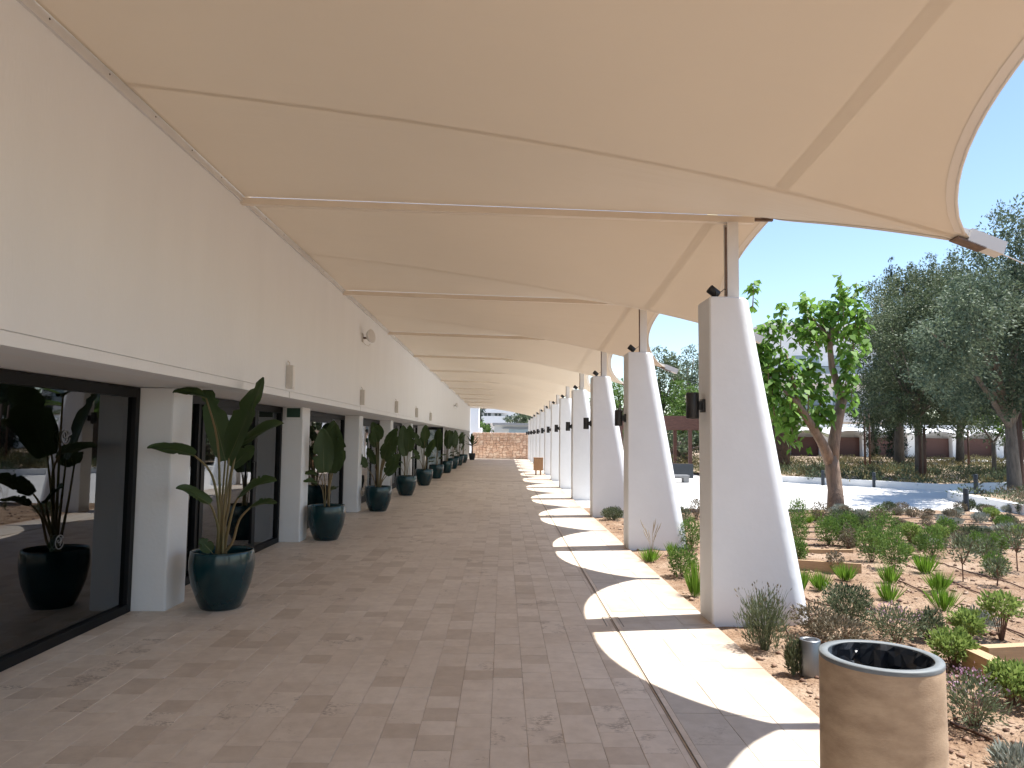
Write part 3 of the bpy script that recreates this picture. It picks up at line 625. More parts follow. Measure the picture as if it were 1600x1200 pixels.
TIP = (2.95, 2.85)
def zmid(x):
    t = (x - XF)/(TIP[0] - XF)
    return 3.80 + (TIP[1] - 3.80)*t + 0.13*4*t*(1-t)*(0.7+0.5*t)
def edge(v):                        # v: 0 at the tip, 1 at a beam end -> x of the free edge
    x = TIP[0] + (2.47 - TIP[0])*v
    return x - 1.05*(v**0.7)*(1-v) if 0 < v < 1 else x
def sail_z(x, v): 
    a = zmid(min(x, TIP[0])); b = zbeam(x) - 0.012
    return a + (b - a)*(v**1.18)
def sail_proto():
    f = thing('shade_sail', (0, 0, 0), '', 'shade sail', 'beige shade sails of the canopy')
    NV, NU = 17, 22; vs = []; fs = []
    vv = [-1 + 2*i/(2*NV-2) for i in range(2*NV-1)]
    G = 0.004 / (S/2)
    for v in vv:
        va = abs(v); xe = edge(va)
        for j in range(NU):
            u = j/(NU-1); u = 1-(1-u)**1.25
            x = XF + 0.03 + (xe - XF - 0.03)*u
            vs.append((x, v*(1-G)*S/2, sail_z(x, va)))
    for i in range(len(vv)-1):
        for j in range(NU-1): fs.append((i*NU+j, i*NU+j+1, (i+1)*NU+j+1, (i+1)*NU+j))
    MB().add(vs, fs).build('membrane', MT['fabric'], f, True)
    # hem along the free edges: a doubled strip just under the membrane, with the cable pocket at the rim
    for sgn in (-1, 1):
        hv = []; hf = []; cab = []
        for i in range(NV):
            va = i/(NV-1); va_ = 0.03 + 0.955*va; xe = edge(va_)
            for j, w in enumerate((0.06, 0.0)):
                x = xe - w; hv.append((x, sgn*va_*(1-G)*S/2, sail_z(x, va_)-0.005))
            cab.append((xe, sgn*va_*(1-G)*S/2, sail_z(xe, va_)))
        for i in range(NV-1): hf.append((2*i, 2*i+1, 2*i+3, 2*i+2))
        h = MB().add(hv, hf).tube(cab, 0.011, 6).build('hem', MT['hem'], f, True)
    # overlapped weld along the middle and strut above it
    pts = [(XF+0.06 + (2.93-XF-0.06)*i/14, 0, 0) for i in range(15)]
    pts = [(x, 0, zmid(x)+0.045) for x, _, _ in pts]
    st = MB()
    for a, b in zip(pts[:-1], pts[1:]): st.obox(a, b, 0.05, 0.05)
    st.build('strut', MT['steel_white'], f)
    ta = Vector((2.90, 0, zmid(2.90)+0.03)); tb = Vector((3.12, 0, zmid(2.90)-0.055))
    e = MB().obox(ta, tb, 0.09, 0.085).build('strut_end', MT['steel_white'], f)
    MB().obox((2.82, 0, zmid(2.82)-0.01), (3.0, 0, zmid(2.95)-0.04), 0.09, 0.012).build('clamp_plate', MT['rust'], f)
    MB().obox((2.00, -S/2+0.06, zbeam(2.00)+0.10), (1.76, -0.02, zmid(1.76)+0.10), 0.10, 0.004).build('shadow_strap', MT['shadow_strap'], f)  # unseen strip above the membrane, added to cast the soft diagonal shadow band
    for sgn in (-1, 1):
        cpt = (2.44, sgn*(S/2-0.03), zbeam(2.44)-0.02)
        MB().obox((2.36, sgn*(S/2-0.06), zbeam(2.36)-0.025), (2.47, sgn*(S/2-0.015), zbeam(2.47)-0.03), 0.05, 0.012).build('corner_plate', MT['rust'], f)
    return f
sl = None
for k in range(-2, NP-1):
    f = sail_proto() if sl is None else copy_tree(sl)
    sl = sl or f
    f.location = (0, Y0 + S*(k+0.5), 0)
    if k == -1: MB().tube([(3.11, 0, zmid(2.90)-0.075), (9.6, 0, 0.02)], 0.004, 6).build('stay_cable', MT['cable'], f)
    f['label'] = 'beige shade sail ' + ('overhead, nearest the camera, its pointed corner at upper right' if k == -1 else 'behind the camera' if k == -2 else 'at the far end of the canopy by the stone wall' if k == NP-2 else 'between the %s and %s pillars counted from the camera' % (ordinal(k), ordinal(k+1)))

# ------------------------------------------------------------------ potted plants
def big_leaf(parent, pts, blade_len, width, tipdir, normal, droop=0.2, fold=0.25, name='leaf', pr=0.014, seed=0, mid=True):
    """petiole along pts, then a paddle blade from its end"""
    g = random.Random(seed); pts = [Vector(p) for p in pts]
    # smooth the petiole
    sm = []
    for i in range(len(pts)-1):
        p0 = pts[max(i-1, 0)]; p1 = pts[i]; p2 = pts[i+1]; p3 = pts[min(i+2, len(pts)-1)]
        for q in range(4):
            t = q/4; sm.append(0.5*((2*p1) + (p2-p0)*t + (2*p0-5*p1+4*p2-p3)*t*t + (3*p1-p0-3*p2+p3)*t**3))
    sm.append(pts[-1]); n = len(sm)
    MB().tube(sm, [pr*(1 - 0.5*i/(n-1)) for i in range(n)], 7).build('leaf_stalk', MT['petiole'], parent, True)
    d = Vector(tipdir).normalized(); nn = Vector(normal); nn = (nn - d*nn.dot(d)).normalized()
    NU = 21; NV = 4; p = pts[-1].copy(); rows = []; cen = []
    step = blade_len/(NU-1)
    for i in range(NU):
        t = i/(NU-1)
        prof = max(0.0, math.sin(math.pi*min(1, 0.06 + 0.94*t)**0.85))**0.62
        if t > 0.985: prof = 0.03
        s_ = d.cross(nn).normalized(); row = []
        tear = {-1: 1.0, 1: 1.0}
        if 0.15 < t < 0.9 and g.random() < 0.16: tear[g.choice((-1, 1))] = g.uniform(0.5, 0.75)
        for j in range(-NV, NV+1):
            a = j/NV; w = width*0.5*prof*(1 + 0.05*g.uniform(-1, 1)*abs(a))*(tear[1 if a > 0 else -1] if abs(a) > 0.6 else 1)
            lift = fold*abs(a)*w + 0.012*math.sin(7*t + 3*a + seed)*abs(a)
            row.append(p + s_*(a*w) + nn*(lift - 0.35*fold*w*a*a))
        rows.append(row); cen.append(p - nn*0.003)
        d = (d + Vector((0, 0, -1))*droop*(0.25 + t)*step*2.2).normalized(); nn = (nn - d*nn.dot(d)).normalized()
        p = p + d*step
    M_ = 2*NV+1; vs = [v for r_ in rows for v in r_]
    fs = [(i*M_+j, i*M_+j+1, (i+1)*M_+j+1, (i+1)*M_+j) for i in range(NU-1) for j in range(M_-1)]
    lf = MB().add(vs, fs).build(name, MT['strel'], parent, True)
    if mid: MB().tube(cen, [0.007*(1-0.85*i/(NU-1)) for i in range(NU)], 6).build('midrib', MT['midrib'], lf, True)
    return lf
pot_me = MB().lathe([(0.0, 0.0), (0.165, 0.0), (0.18, 0.012), (0.215, 0.09), (0.262, 0.22), (0.288, 0.36), (0.290, 0.44), (0.281, 0.505), (0.279, 0.522), (0.272, 0.530), (0.263, 0.524), (0.262, 0.50), (0.264, 0.43), (0.26, 0.40)], 48).mesh('pot', MT['glaze'], True)
psoil_me = MB().lathe([(0.266, 0.43), (0.18, 0.445), (0.08, 0.455), (0.0, 0.452)], 24).mesh('potting_soil', MT['potsoil'], True)
def pot_thing(loc, label, scale=1.0):
    f = thing('potted_plant', loc, label, 'potted plant', 'potted plants along the shopfronts')
    f.scale = (scale,)*3
    link('pot', pot_me, f); link('potting_soil', psoil_me, f)
    return f
# the nearest plant, leaf by leaf
PB = Vector((-2.60, 7.04, 0))
p1 = pot_thing(PB, 'large bird of paradise in the dark teal pot nearest the camera, beside the first column')
def q1(x, y, dy=0.0): return at(x, y, PB.y + dy) - PB
root = Vector((0, 0, 0.45))
def stalk(*pp): return [root + Vector((random.uniform(-.06, .06), random.uniform(-.05, .05), 0))] + list(pp)
def leaf_px(path, tip, width, normal, droop=0.1, fold=0.25, dyt=0.0, seed=0, pr=0.016):
    pts = stalk(*[q1(*p) for p in path]); e = q1(*tip) - pts[-1]
    big_leaf(p1, pts, e.length*1.03, width, e + Vector((0, 0, droop*e.length*0.55)), normal, droop, fold, seed=seed, pr=pr)
leaf_px([(346, 800, 0.0), (352, 720, 0.05)], (322, 603, 0.12), 0.23, (0.5, -0.75, 0.3), 0.05, 0.3, seed=1)
leaf_px([(350, 800, -0.05), (358, 716, -0.1)], (410, 593, -0.15), 0.34, (-0.55, -0.8, 0.25), 0.0, 0.3, seed=2)
leaf_px([(344, 790, -0.05), (340, 690, -0.1), (322, 622, -0.22)], (272, 636, -0.4), 0.17, (0, -0.5, 0.85), 1.2, 0.5, seed=3)
leaf_px([(342, 800, -0.1), (330, 740, -0.2), (304, 712, -0.3)], (230, 714, -0.4), 0.17, (0.1, -0.55, 0.85), 0.7, 0.5, seed=4)
leaf_px([(341, 830, -0.1), (334, 800, -0.2), (328, 788, -0.25)], (270, 776, -0.42), 0.15, (0.2, -0.5, 0.85), 0.9, 0.6, seed=5)
leaf_px([(356, 800, 0.0), (362, 740, 0.0), (372, 696, 0.0)], (444, 668, -0.05), 0.24, (-0.1, -0.55, 0.85), 0.45, 0.35, seed=6)
leaf_px([(358, 820, -0.05), (366, 790, -0.08), (374, 775, -0.1)], (434, 762, -0.2), 0.19, (-0.1, -0.5, 0.85), 0.8, 0.45, seed=7)
leaf_px([(362, 850, 0.0), (374, 812, 0.0), (392, 792, 0.0)], (432, 798, -0.05), 0.13, (-0.1, -0.4, 0.9), 0.8, 0.5, seed=8)
leaf_px([(352, 800, 0.1), (362, 730, 0.2)], (398, 700, 0.32), 0.24, (-0.2, -0.8, 0.5), 0.3, 0.3, seed=9)
leaf_px([(336, 868, -0.1), (330, 862, -0.16)], (312, 842, -0.2), 0.12, (0.2, -0.8, 0.5), 0.0, 0.2, seed=10, pr=0.006)
def gen_plant(f, style, seed):
    g = random.Random(seed)
    n = {'fan': 5, 'bushy': 15, 'mixed': 8}[style]
    for i in range(n):
        a = g.uniform(0, 6.28)
        if style == 'fan': h = 1.0 + 0.2*g.random(); sp = 0.05 + 0.06*g.random(); L = 0.62 + 0.16*g.random(); W = 0.30 + 0.07*g.random(); dr = 0.02; lean = 0.07
        elif style == 'bushy': h = 0.75 + 0.9*i/n; sp = 0.16 + 0.1*g.random(); L = 0.38 + 0.1*g.random(); W = 0.21; dr = 0.35; lean = 0.55
        else: h = 0.85 + 0.7*i/n; sp = 0.12 + 0.08*g.random(); L = 0.40 + 0.22*i/n; W = 0.20 + 0.12*i/n; dr = 0.2; lean = 0.4
        ca, sa = math.cos(a), math.sin(a)
        top = Vector((sp*ca, sp*sa, h)); mid_ = Vector((sp*0.45*ca, sp*0.45*sa, 0.45 + (h-0.45)*0.55))
        d = Vector((ca*lean, sa*lean, 1.0 if style == 'fan' else 0.75))
        nn = Vector((-ca*0.4 + 0.35, -abs(sa)*0.4 - 0.8, 0.25))
        big_leaf(f, [Vector((0.04*ca, 0.04*sa, 0.44)), mid_, top], L, W, d, nn, dr, 0.22, seed=seed*20+i, pr=0.013)
    if style in ('fan', 'mixed'):
        for i in range(3):
            a = g.uniform(0, 6.28); ca, sa = math.cos(a), math.sin(a); h = 0.75 + 0.12*i
            big_leaf(f, [Vector((0.03*ca, 0.03*sa, 0.44)), Vector((0.08*ca, 0.08*sa, h-0.1)), Vector((0.16*ca, 0.16*sa, h))], 0.22, 0.11, (ca, sa, 0.3), (-ca*.3, -.6, .8), 0.9, 0.4, seed=seed*20+15+i, pr=0.007)
pots = [(-2.71, 11.60, 'fan', 'bird of paradise with broad upright leaves in the second teal pot from the camera'),
        (-2.66, 16.05, 'bushy', 'bushy plant with leaves all the way down in the third teal pot from the camera'),
        (-2.63, 20.35, 'fan', 'broad leaved plant in the fourth teal pot from the camera'),
        (-2.58, 24.5, 'mixed', 'plant with one tall top leaf in the fifth teal pot from the camera'),
        (-2.55, 28.6, 'fan', 'plant in the sixth teal pot from the camera, before the framed panel'),
        (-2.50, 33.0, 'fan', 'plant in the seventh teal pot from the camera, just past the framed panel'),
        (-2.50, 37.3, 'fan', 'plant in the eighth teal pot from the camera'),
        (-2.48, 41.6, 'mixed', 'plant in the ninth teal pot from the camera'),
        (-2.45, 45.9, 'fan', 'plant in the tenth teal pot from the camera')]
protos = {}
for i, (x, y, st, lb) in enumerate(pots):
    if i < 4 or st not in protos:
        f = pot_thing((x, y, 0), lb); gen_plant(f, st, 31+i); protos[st] = f
    else:
        f = copy_tree(protos[st]); f.location = (x, y, 0); f.rotation_euler = (0, 0, 0.5*i); f['label'] = lb
# last plant: slender trunk with a tuft of narrow leaves, dark square-shouldered pot
f = thing('potted_plant', (-2.16, 52.0, 0), 'yucca like plant on a slim trunk in a dark pot at the far end', 'potted plant', 'potted plants along the shopfronts')
MB().lathe([(0, 0), (0.17, 0), (0.24, 0.45), (0.25, 0.46), (0.24, 0.47), (0.22, 0.44), (0, 0.43)], 20).build('pot', MT['charcoal'], f, True)
MB().tube([(0, 0, 0.4), (0.02, 0, 0.8), (0.0, 0, 1.05)], [0.06, 0.05, 0.055], 8).build('trunk', MT['stem'], f, True)
for i in range(16):
    a = 2.4*i; el = 0.25 + 0.085*i; ca, sa = math.cos(a), math.sin(a)
    big_leaf(f, [Vector((0, 0, 0.8+0.02*i)), Vector((0.05*ca, 0.05*sa, 0.95+0.02*i))], 0.62, 0.15, (ca*math.cos(el), sa*math.cos(el), math.sin(el)), (-ca*math.sin(el), -sa*math.sin(el)-0.2, math.cos(el)), 0.15, 0.2, seed=900+i, pr=0.01, mid=False)

# ------------------------------------------------------------------ litter bins and small things by the path
b0 = at(1375, 1023, 2.75); BX, BY, BZ = b0.x, 2.75, b0.z
lb = thing('litter_bin', (BX, BY, 0), 'tan mottled cylindrical litter bin with grey rim and black bag, lower right foreground', 'litter bin')
r0 = 0.206
prof = [(r0*1.03, 0.0), (r0*1.035, 0.01)] + [(r0*(1.03 - 0.03*i/8), 0.01 + (BZ-0.03)*i/8) for i in range(1, 9)] + [(r0*0.99, BZ-0.012)]
MB().lathe(prof, 64).build('body', MT['bin_tan'], lb, True)
MB().lathe([(r0*1.0, BZ-0.016), (r0*1.004, BZ-0.004), (r0*0.995, BZ), (r0*0.855, BZ), (r0*0.847, BZ-0.003), (r0*0.85, BZ-0.008)], 64).build('rim', MT['bin_rim'], lb, True)
vs = []; fs = []; NB = 46; rows_ = 11
for i in range(rows_):
    t = i/(rows_-1)
    for k in range(NB):
        a = 2*math.pi*k/NB
        wob = 0.010*math.sin(9*a+1)*min(1, t*4) + 0.03*mnoise.noise((math.cos(a)*5.5, math.sin(a)*5.5, t*3.0)) + rng.normal()*0.007*min(1, t*4)
        rr = r0*0.845 - 0.015*t + wob*min(1, t*8) - (0.14*((t-0.4)/0.6)**1.2 if t > 0.4 else 0)
        z = BZ - 0.003 - 0.15*min(1, t*1.5) + (rng.normal()*0.012 if t > 0.15 else 0) + 0.006*mnoise.noise((a*2, t*6, 3))
        vs.append((rr*math.cos(a), rr*math.sin(a), z))
for i in range(rows_-1):
    for k in range(NB): fs.append((i*NB+k, i*NB+(k+1) % NB, (i+1)*NB+(k+1) % NB, (i+1)*NB+k))
fs.append(tuple((rows_-1)*NB+k for k in range(NB)))
MB().add(vs, fs).build('bag', MT['bag'], lb, False)
# steel garden post light
c = gnd(1266, 1052)
g_ = thing('garden_light', (c.x, c.y, -0.01), 'short brushed steel cylinder with dark top in the soil behind the tan bin', 'garden light')
MB().lathe([(0.072, 0), (0.072, 0.235), (0.069, 0.24), (0.05, 0.24), (0.046, 0.232), (0.0, 0.232)], 40).build('steel_body', MT['steel'], g_, True)
MB().lathe([(0.045, 0.235), (0.03, 0.243), (0, 0.244)], 24).build('dark_top', MT['lamp_black'], g_, True)
a = gnd(1258, 1005); ho = MB().tube([(a.x-0.1, a.y+0.22, 0.12), (a.x-0.08, a.y+0.12, 0.03), (a.x+0.02, a.y+0.0, 0.015), (a.x+0.05, a.y-0.15, 0.03)], 0.011, 8).build('hose_stub', MT['hose'], None, True)
tag(ho, 'short bent reddish brown hose end beside the steel cylinder', 'hose')
# wooden bin on two legs farther along
c = gnd(834, 742)
wb = thing('wooden_bin', (1.52, c.y, 0), 'brown wooden box bin on two legs far along the pillars', 'litter bin')
MB().box(-0.20, 0.20, -0.19, 0.19, 0.20, 0.72, 0.015).build('box', MT['corten'], wb)
MB().box(-0.21, 0.21, -0.20, 0.20, 0.725, 0.745, 0.004).build('lid', MT['corten'], wb)
for s_ in (-1, 1): MB().box(s_*0.10-0.03, s_*0.10+0.03, -0.03, 0.03, 0, 0.205).build('leg', MT['corten'], wb)

# ------------------------------------------------------------------ garden bed
def soil_h(x, y): 
    e = min(1.0, max(0.0, (x - XE)/0.25))
    return -0.022 + e*(0.014 + 0.022*mnoise.noise((x*0.9, y*0.9, 0)) + 0.024*mnoise.noise((x*3.1, y*3.1, 2)) + 0.016*mnoise.noise((x*8, y*8, 4)))
NX, NY = 190, 200
xs = XE + 0.004 + 22*(np.linspace(0, 1, NX)**1.9); ysl = np.concatenate([np.linspace(-2, 2.2, 12), np.linspace(2.3, 17.4, NY-12)])
V = [(x, y + 0.0, soil_h(x, y)) for y in ysl for x in xs]
i_, j_ = np.meshgrid(np.arange(NX-1), np.arange(NY-1)); q = (j_*NX + i_).ravel()
bed = link('garden_bed', npmesh('garden_bed', V, np.stack([q, q+1, q+NX+1, q+NX], 1), MT['soil'], True)); tag(bed, kind='structure')
# clods and pebbles on the soil
def clods(n):
    base = np.array([(1,0,0),(-1,0,0),(0,1,0),(0,-1,0),(0,0,1),(0,0,-1)], float)
    tri = np.array([(0,2,4),(2,1,4),(1,3,4),(3,0,4),(2,0,5),(1,2,5),(3,1,5),(0,3,5)])
    V = []; F = []
    for k in range(n):
        y = 2.3 + 14.5*rng.random()**1.6; x = XE + 0.06 + (1.2 + 0.75*y)*rng.random()
        s_ = 0.005 + 0.028*rng.random()**3.5; b = base*(0.7 + 0.6*rng.random((6, 1)))*s_*np.array([1.2, 1, 0.7])
        a = rng.random()*6.28; ro = np.array([[math.cos(a), -math.sin(a), 0], [math.sin(a), math.cos(a), 0], [0, 0, 1]])
        V.append(b@ro.T + np.array([x, y, soil_h(x, y) + s_*0.25])); F.append(tri + 6*k)
    return np.concatenate(V), np.concatenate(F)
V, Fc = clods(11000); cl = link('soil_clods', npmesh('soil_clods', V, Fc, MT['clod'])); tag(cl, 'small clods and pebbles scattered over the reddish soil', 'clods', kind='stuff')
nl = 5000; ly = 2.4 + 14.6*rng.random(nl)**1.4; lx = XE + 0.1 + (1.2 + 0.75*ly)*rng.random(nl); lz = np.array([soil_h(a_, b_) for a_, b_ in zip(lx, ly)]) + 0.006
V, Fq = leaves(np.stack([lx, ly, lz], 1), rdir(nl)*np.array([1, 1, 0.25]), rdir(nl)*0.3 + np.array([0, 0, 1.0]), 0.02 + 0.05*rng.random(nl)**2, 0.006 + 0.012*rng.random(nl))
tag(link('dry_litter', npmesh('dry_litter', V, Fq, MT['litter'])), 'dry leaf and twig litter lying on the soil', 'litter', kind='stuff')
# timber edgings
def plank(a, b, w, h, label, z0=-0.03):
    d = Vector((b.x-a.x, b.y-a.y, 0)); o = MB().obox((0, 0, h/2), (d.length, 0, h/2), w, h)
    ob = o.build('timber_edging', MT['timber']); ob.location = (a.x, a.y, z0); ob.rotation_euler = (0, 0, math.atan2(d.y, d.x)); tag(ob, label, 'timber', 'timber edgings in the garden'); return ob
plank(gnd(1238, 888), gnd(1346, 895), 0.05, 0.14, 'dark weathered timber board in the soil just right of the first pillar')
plank(gnd(1250, 862), gnd(1332, 863), 0.06, 0.07, 'thin pale timber strip behind the dark board by the first pillar')
plank(gnd(1514, 1044), gnd(1760, 1168), 0.10, 0.175, 'pale timber beam running towards the lower right corner of the garden')
a = gnd(1538, 1040); plank(a, gnd(1760, 1028), 0.09, 0.165, 'pale timber beam meeting the corner beam at the right edge')
# drip irrigation hoses
def hose(p, q, label, r=0.008):
    p = gnd(*p); q = gnd(*q); pts = []
    for i in range(25):
        t = i/24; x = p.x + (q.x-p.x)*t; y = p.y + (q.y-p.y)*t + 0.03*mnoise.noise((x*1.1, y_seed[0], 0)); pts.append((x, y, soil_h(x, y)+r*0.8+0.008))
    y_seed[0] += 3.1
    tag(MB().tube(pts, r, 6).build('drip_hose', MT['hose'], None, True), label, 'hose', 'drip hoses across the soil')
y_seed = [0.0]
hl = [((1345, 852), (1640, 975)), ((1262, 905), (1700, 1092)), ((1250, 932), (1480, 1010)), ((1425, 868), (1640, 930)), ((1470, 1118), (1640, 1205)), ((1480, 1028), (1560, 1060)), ((1240, 962), (1292, 960)), ((1395, 905), (1640, 1010))]
hn = ['long brown drip hose slanting from the tall bushes to the right edge', 'brown drip hose slanting past the bright grass tufts', 'brown drip hose behind the dark green bush', 'brown drip hose under the young saplings at right', 'brown drip hose in the lower right corner beside the tan bin', 'short brown drip hose by the timber beam', 'short brown drip hose at the foot of the first pillar', 'brown drip hose between the two pairs of grass tufts']
for (p, q_), n_ in zip(hl, hn): hose(p, q_, n_)
for i, yy in enumerate([806, 813, 820, 828, 837, 847, 857]):
    hose((1250, yy-4), (1660, yy+1), '%s of the straight drip hoses across the back of the garden, counted from the plaza' % ordinal(i), 0.011)

# plants in the bed
def plant_mesh(kind, h, w, seed):
    """returns list of (part name, mesh) for a small plant of height h and width w"""
    g = np.random.default_rng(seed); parts = []
    def stems(n, hh, ww, r=0.003, m='stem', lean=1.0):
        st = MB()
        for k in range(n):
            a = g.random()*6.28; e = ww*0.5*g.random()**0.5*lean; st.tube([(0.1*e*math.cos(a), 0.1*e*math.sin(a), -0.02), (0.5*e*math.cos(a), 0.5*e*math.sin(a), hh*0.5), (e*math.cos(a), e*math.sin(a), hh*(0.75+0.25*g.random()))], [r, r*0.8, r*0.4], 4, False)
        parts.append(('stems', st.mesh('stems', MT[m])))
    def cloud(n, zc, hz, rr, L, W, m, up=0.5, shell=0.45, nm='foliage'):
        d = rdir(n, g); rad = (shell + (1-shell)*g.random((n, 1))**0.6)
        lump = 1 + 0.22*np.sin(5*d[:, :1]+seed)*np.cos(4*d[:, 1:2]+seed*2)
        C = d*rad*lump*np.array([rr, rr, hz]) + np.array([0, 0, zc]); C[:, 2] = np.maximum(C[:, 2], 0.01)
        D = d*0.8 + rdir(n, g)*0.7 + np.array([0, 0, up]); V, Fq = leaves(C, D, rdir(n, g), L*(0.7+0.6*g.random(n)), W*(0.7+0.6*g.random(n)))
        parts.append((nm, npmesh(nm, V, Fq, MT[m])))
    def blades(n, hh, ww, m, spread=0.5, wid=0.007):
        a = g.random(n)*6.28; e = ww*0.5*g.random(n); b = np.stack([0.35*e*np.cos(a), 0.35*e*np.sin(a), np.full(n, -0.01)], 1)
        t = np.stack([e*np.cos(a)*(1+spread*g.random(n)), e*np.sin(a)*(1+spread*g.random(n)), hh*(0.55+0.45*g.random(n))], 1)
        V, Fq = leaves(b, t-b, rdir(n, g), np.linalg.norm(t-b, axis=1), wid); parts.append(('blades', npmesh('blades', V, Fq, MT[m])))
    k_ = min(1.6, max(0.5, w/0.4))
    if kind == 'tuft': blades(int(230*k_), h, w, 'grassy', 0.6, 0.010)
    elif kind == 'spiky':
        stems(int(60*k_), h*0.95, w, 0.0022, 'greygreen'); cloud(int(1500*k_), h*0.42, h*0.45, w*0.42, 0.05, 0.008, 'greygreen', 1.6, 0.2)
        cloud(60, h*0.82, h*0.2, w*0.48, 0.03, 0.012, 'dustpink', 1.5, 0.5, 'flower_heads')
    elif kind == 'dome': stems(14, h*0.6, w*0.7); cloud(int(1800*k_), h*0.5, h*0.5, w*0.5, 0.035, 0.013, 'green', 0.7, 0.3)
    elif kind == 'darkdome': stems(14, h*0.6, w*0.7); cloud(int(1900*k_), h*0.48, h*0.48, w*0.5, 0.034, 0.010, 'greygreen', 0.9, 0.3); cloud(int(600*k_), h*0.5, h*0.5, w*0.47, 0.034, 0.010, 'cypress', 0.9, 0.3)
    elif kind == 'dusty': stems(22, h*0.7, w*0.9, 0.003); cloud(int(1000*k_), h*0.48, h*0.46, w*0.5, 0.034, 0.014, 'dustpink', 0.5, 0.35)
    elif kind == 'pink': stems(20, h*0.6, w*0.8); cloud(int(1300*k_), h*0.45, h*0.43, w*0.5, 0.034, 0.010, 'greygreen', 0.9, 0.3); cloud(int(130*k_), h*0.74, h*0.26, w*0.4, 0.016, 0.012, 'pink', 0.6, 0.6, 'flowers')
    elif kind == 'euphorbia': stems(26, h*0.8, w*0.9, 0.0045); cloud(int(900*k_), h*0.74, h*0.26, w*0.52, 0.042, 0.019, 'lime', 0.8, 0.3)
    elif kind == 'lime': stems(20, h*0.7, w*0.9, 0.004); cloud(int(1300*k_), h*0.62, h*0.36, w*0.5, 0.042, 0.02, 'lime', 0.7, 0.3)
    elif kind == 'sapling':
        st = MB().tube([(0, 0, -0.02), (0.01, 0, h*0.35), (0.0, 0.02, h*0.6)], [0.008, 0.007, 0.005], 6)
        for k in range(7):
            a = g.random()*6.28; st.tube([(0.005, 0, h*0.35), (0.2*w*math.cos(a), 0.2*w*math.sin(a), h*0.6), (0.42*w*math.cos(a), 0.42*w*math.sin(a), h*0.9)], [0.004, 0.003, 0.0015], 4, False)
        parts.append(('stems', st.mesh('stems', MT['stem']))); cloud(int(420*k_), h*0.68, h*0.32, w*0.5, 0.055, 0.016, 'greygreen', 0.8, 0.2)
    elif kind == 'silver': cloud(int(700*k_), h*0.45, h*0.45, w*0.5, 0.06, 0.014, 'silver', 0.9, 0.2)
    elif kind == 'grasshead':
        st = MB()
        for k in range(9):
            a = g.random()*6.28; e = w*(0.2+0.5*g.random()); hh = h*(0.55+0.45*g.random()); p3 = (e*math.cos(a), e*math.sin(a), hh)
            st.tube([(0, 0, -0.01), (0.3*e*math.cos(a), 0.3*e*math.sin(a), hh*0.6), (p3[0]*0.8, p3[1]*0.8, hh*0.86), p3], [0.0018, 0.0015, 0.006, 0.001], 5, False)
        parts.append(('stalks', st.mesh('stalks', MT['straw']))); blades(40, h*0.35, w*0.5, 'greygreen')
    return parts
pl_i = [0]
def plant(px, py, hpx, wpx, kind, label, group=None, parts=None):
    c = gnd(px, py); k = c.y/FPX
    nm = {'tuft': 'grass_tuft', 'sapling': 'sapling', 'grasshead': 'dry_grass', 'euphorbia': 'euphorbia', 'pink': 'flowering_shrub', 'silver': 'silver_plant'}.get(kind, 'shrub')
    pl_i[0] += 1
    P_ = parts or plant_mesh(kind, hpx*k, wpx*k, 100+pl_i[0])
    o = thing(nm, (c.x, c.y, soil_h(c.x, c.y)), label, {'tuft': 'grass', 'sapling': 'sapling', 'grasshead': 'grass'}.get(kind, 'shrub'), group, rz=float(rng.random()*6.28))
    for n_, me in P_:
        q_ = link(n_, me, o)
        if n_ in ('flowers', 'flower_heads'): q_['kind'] = 'stuff'
    return o
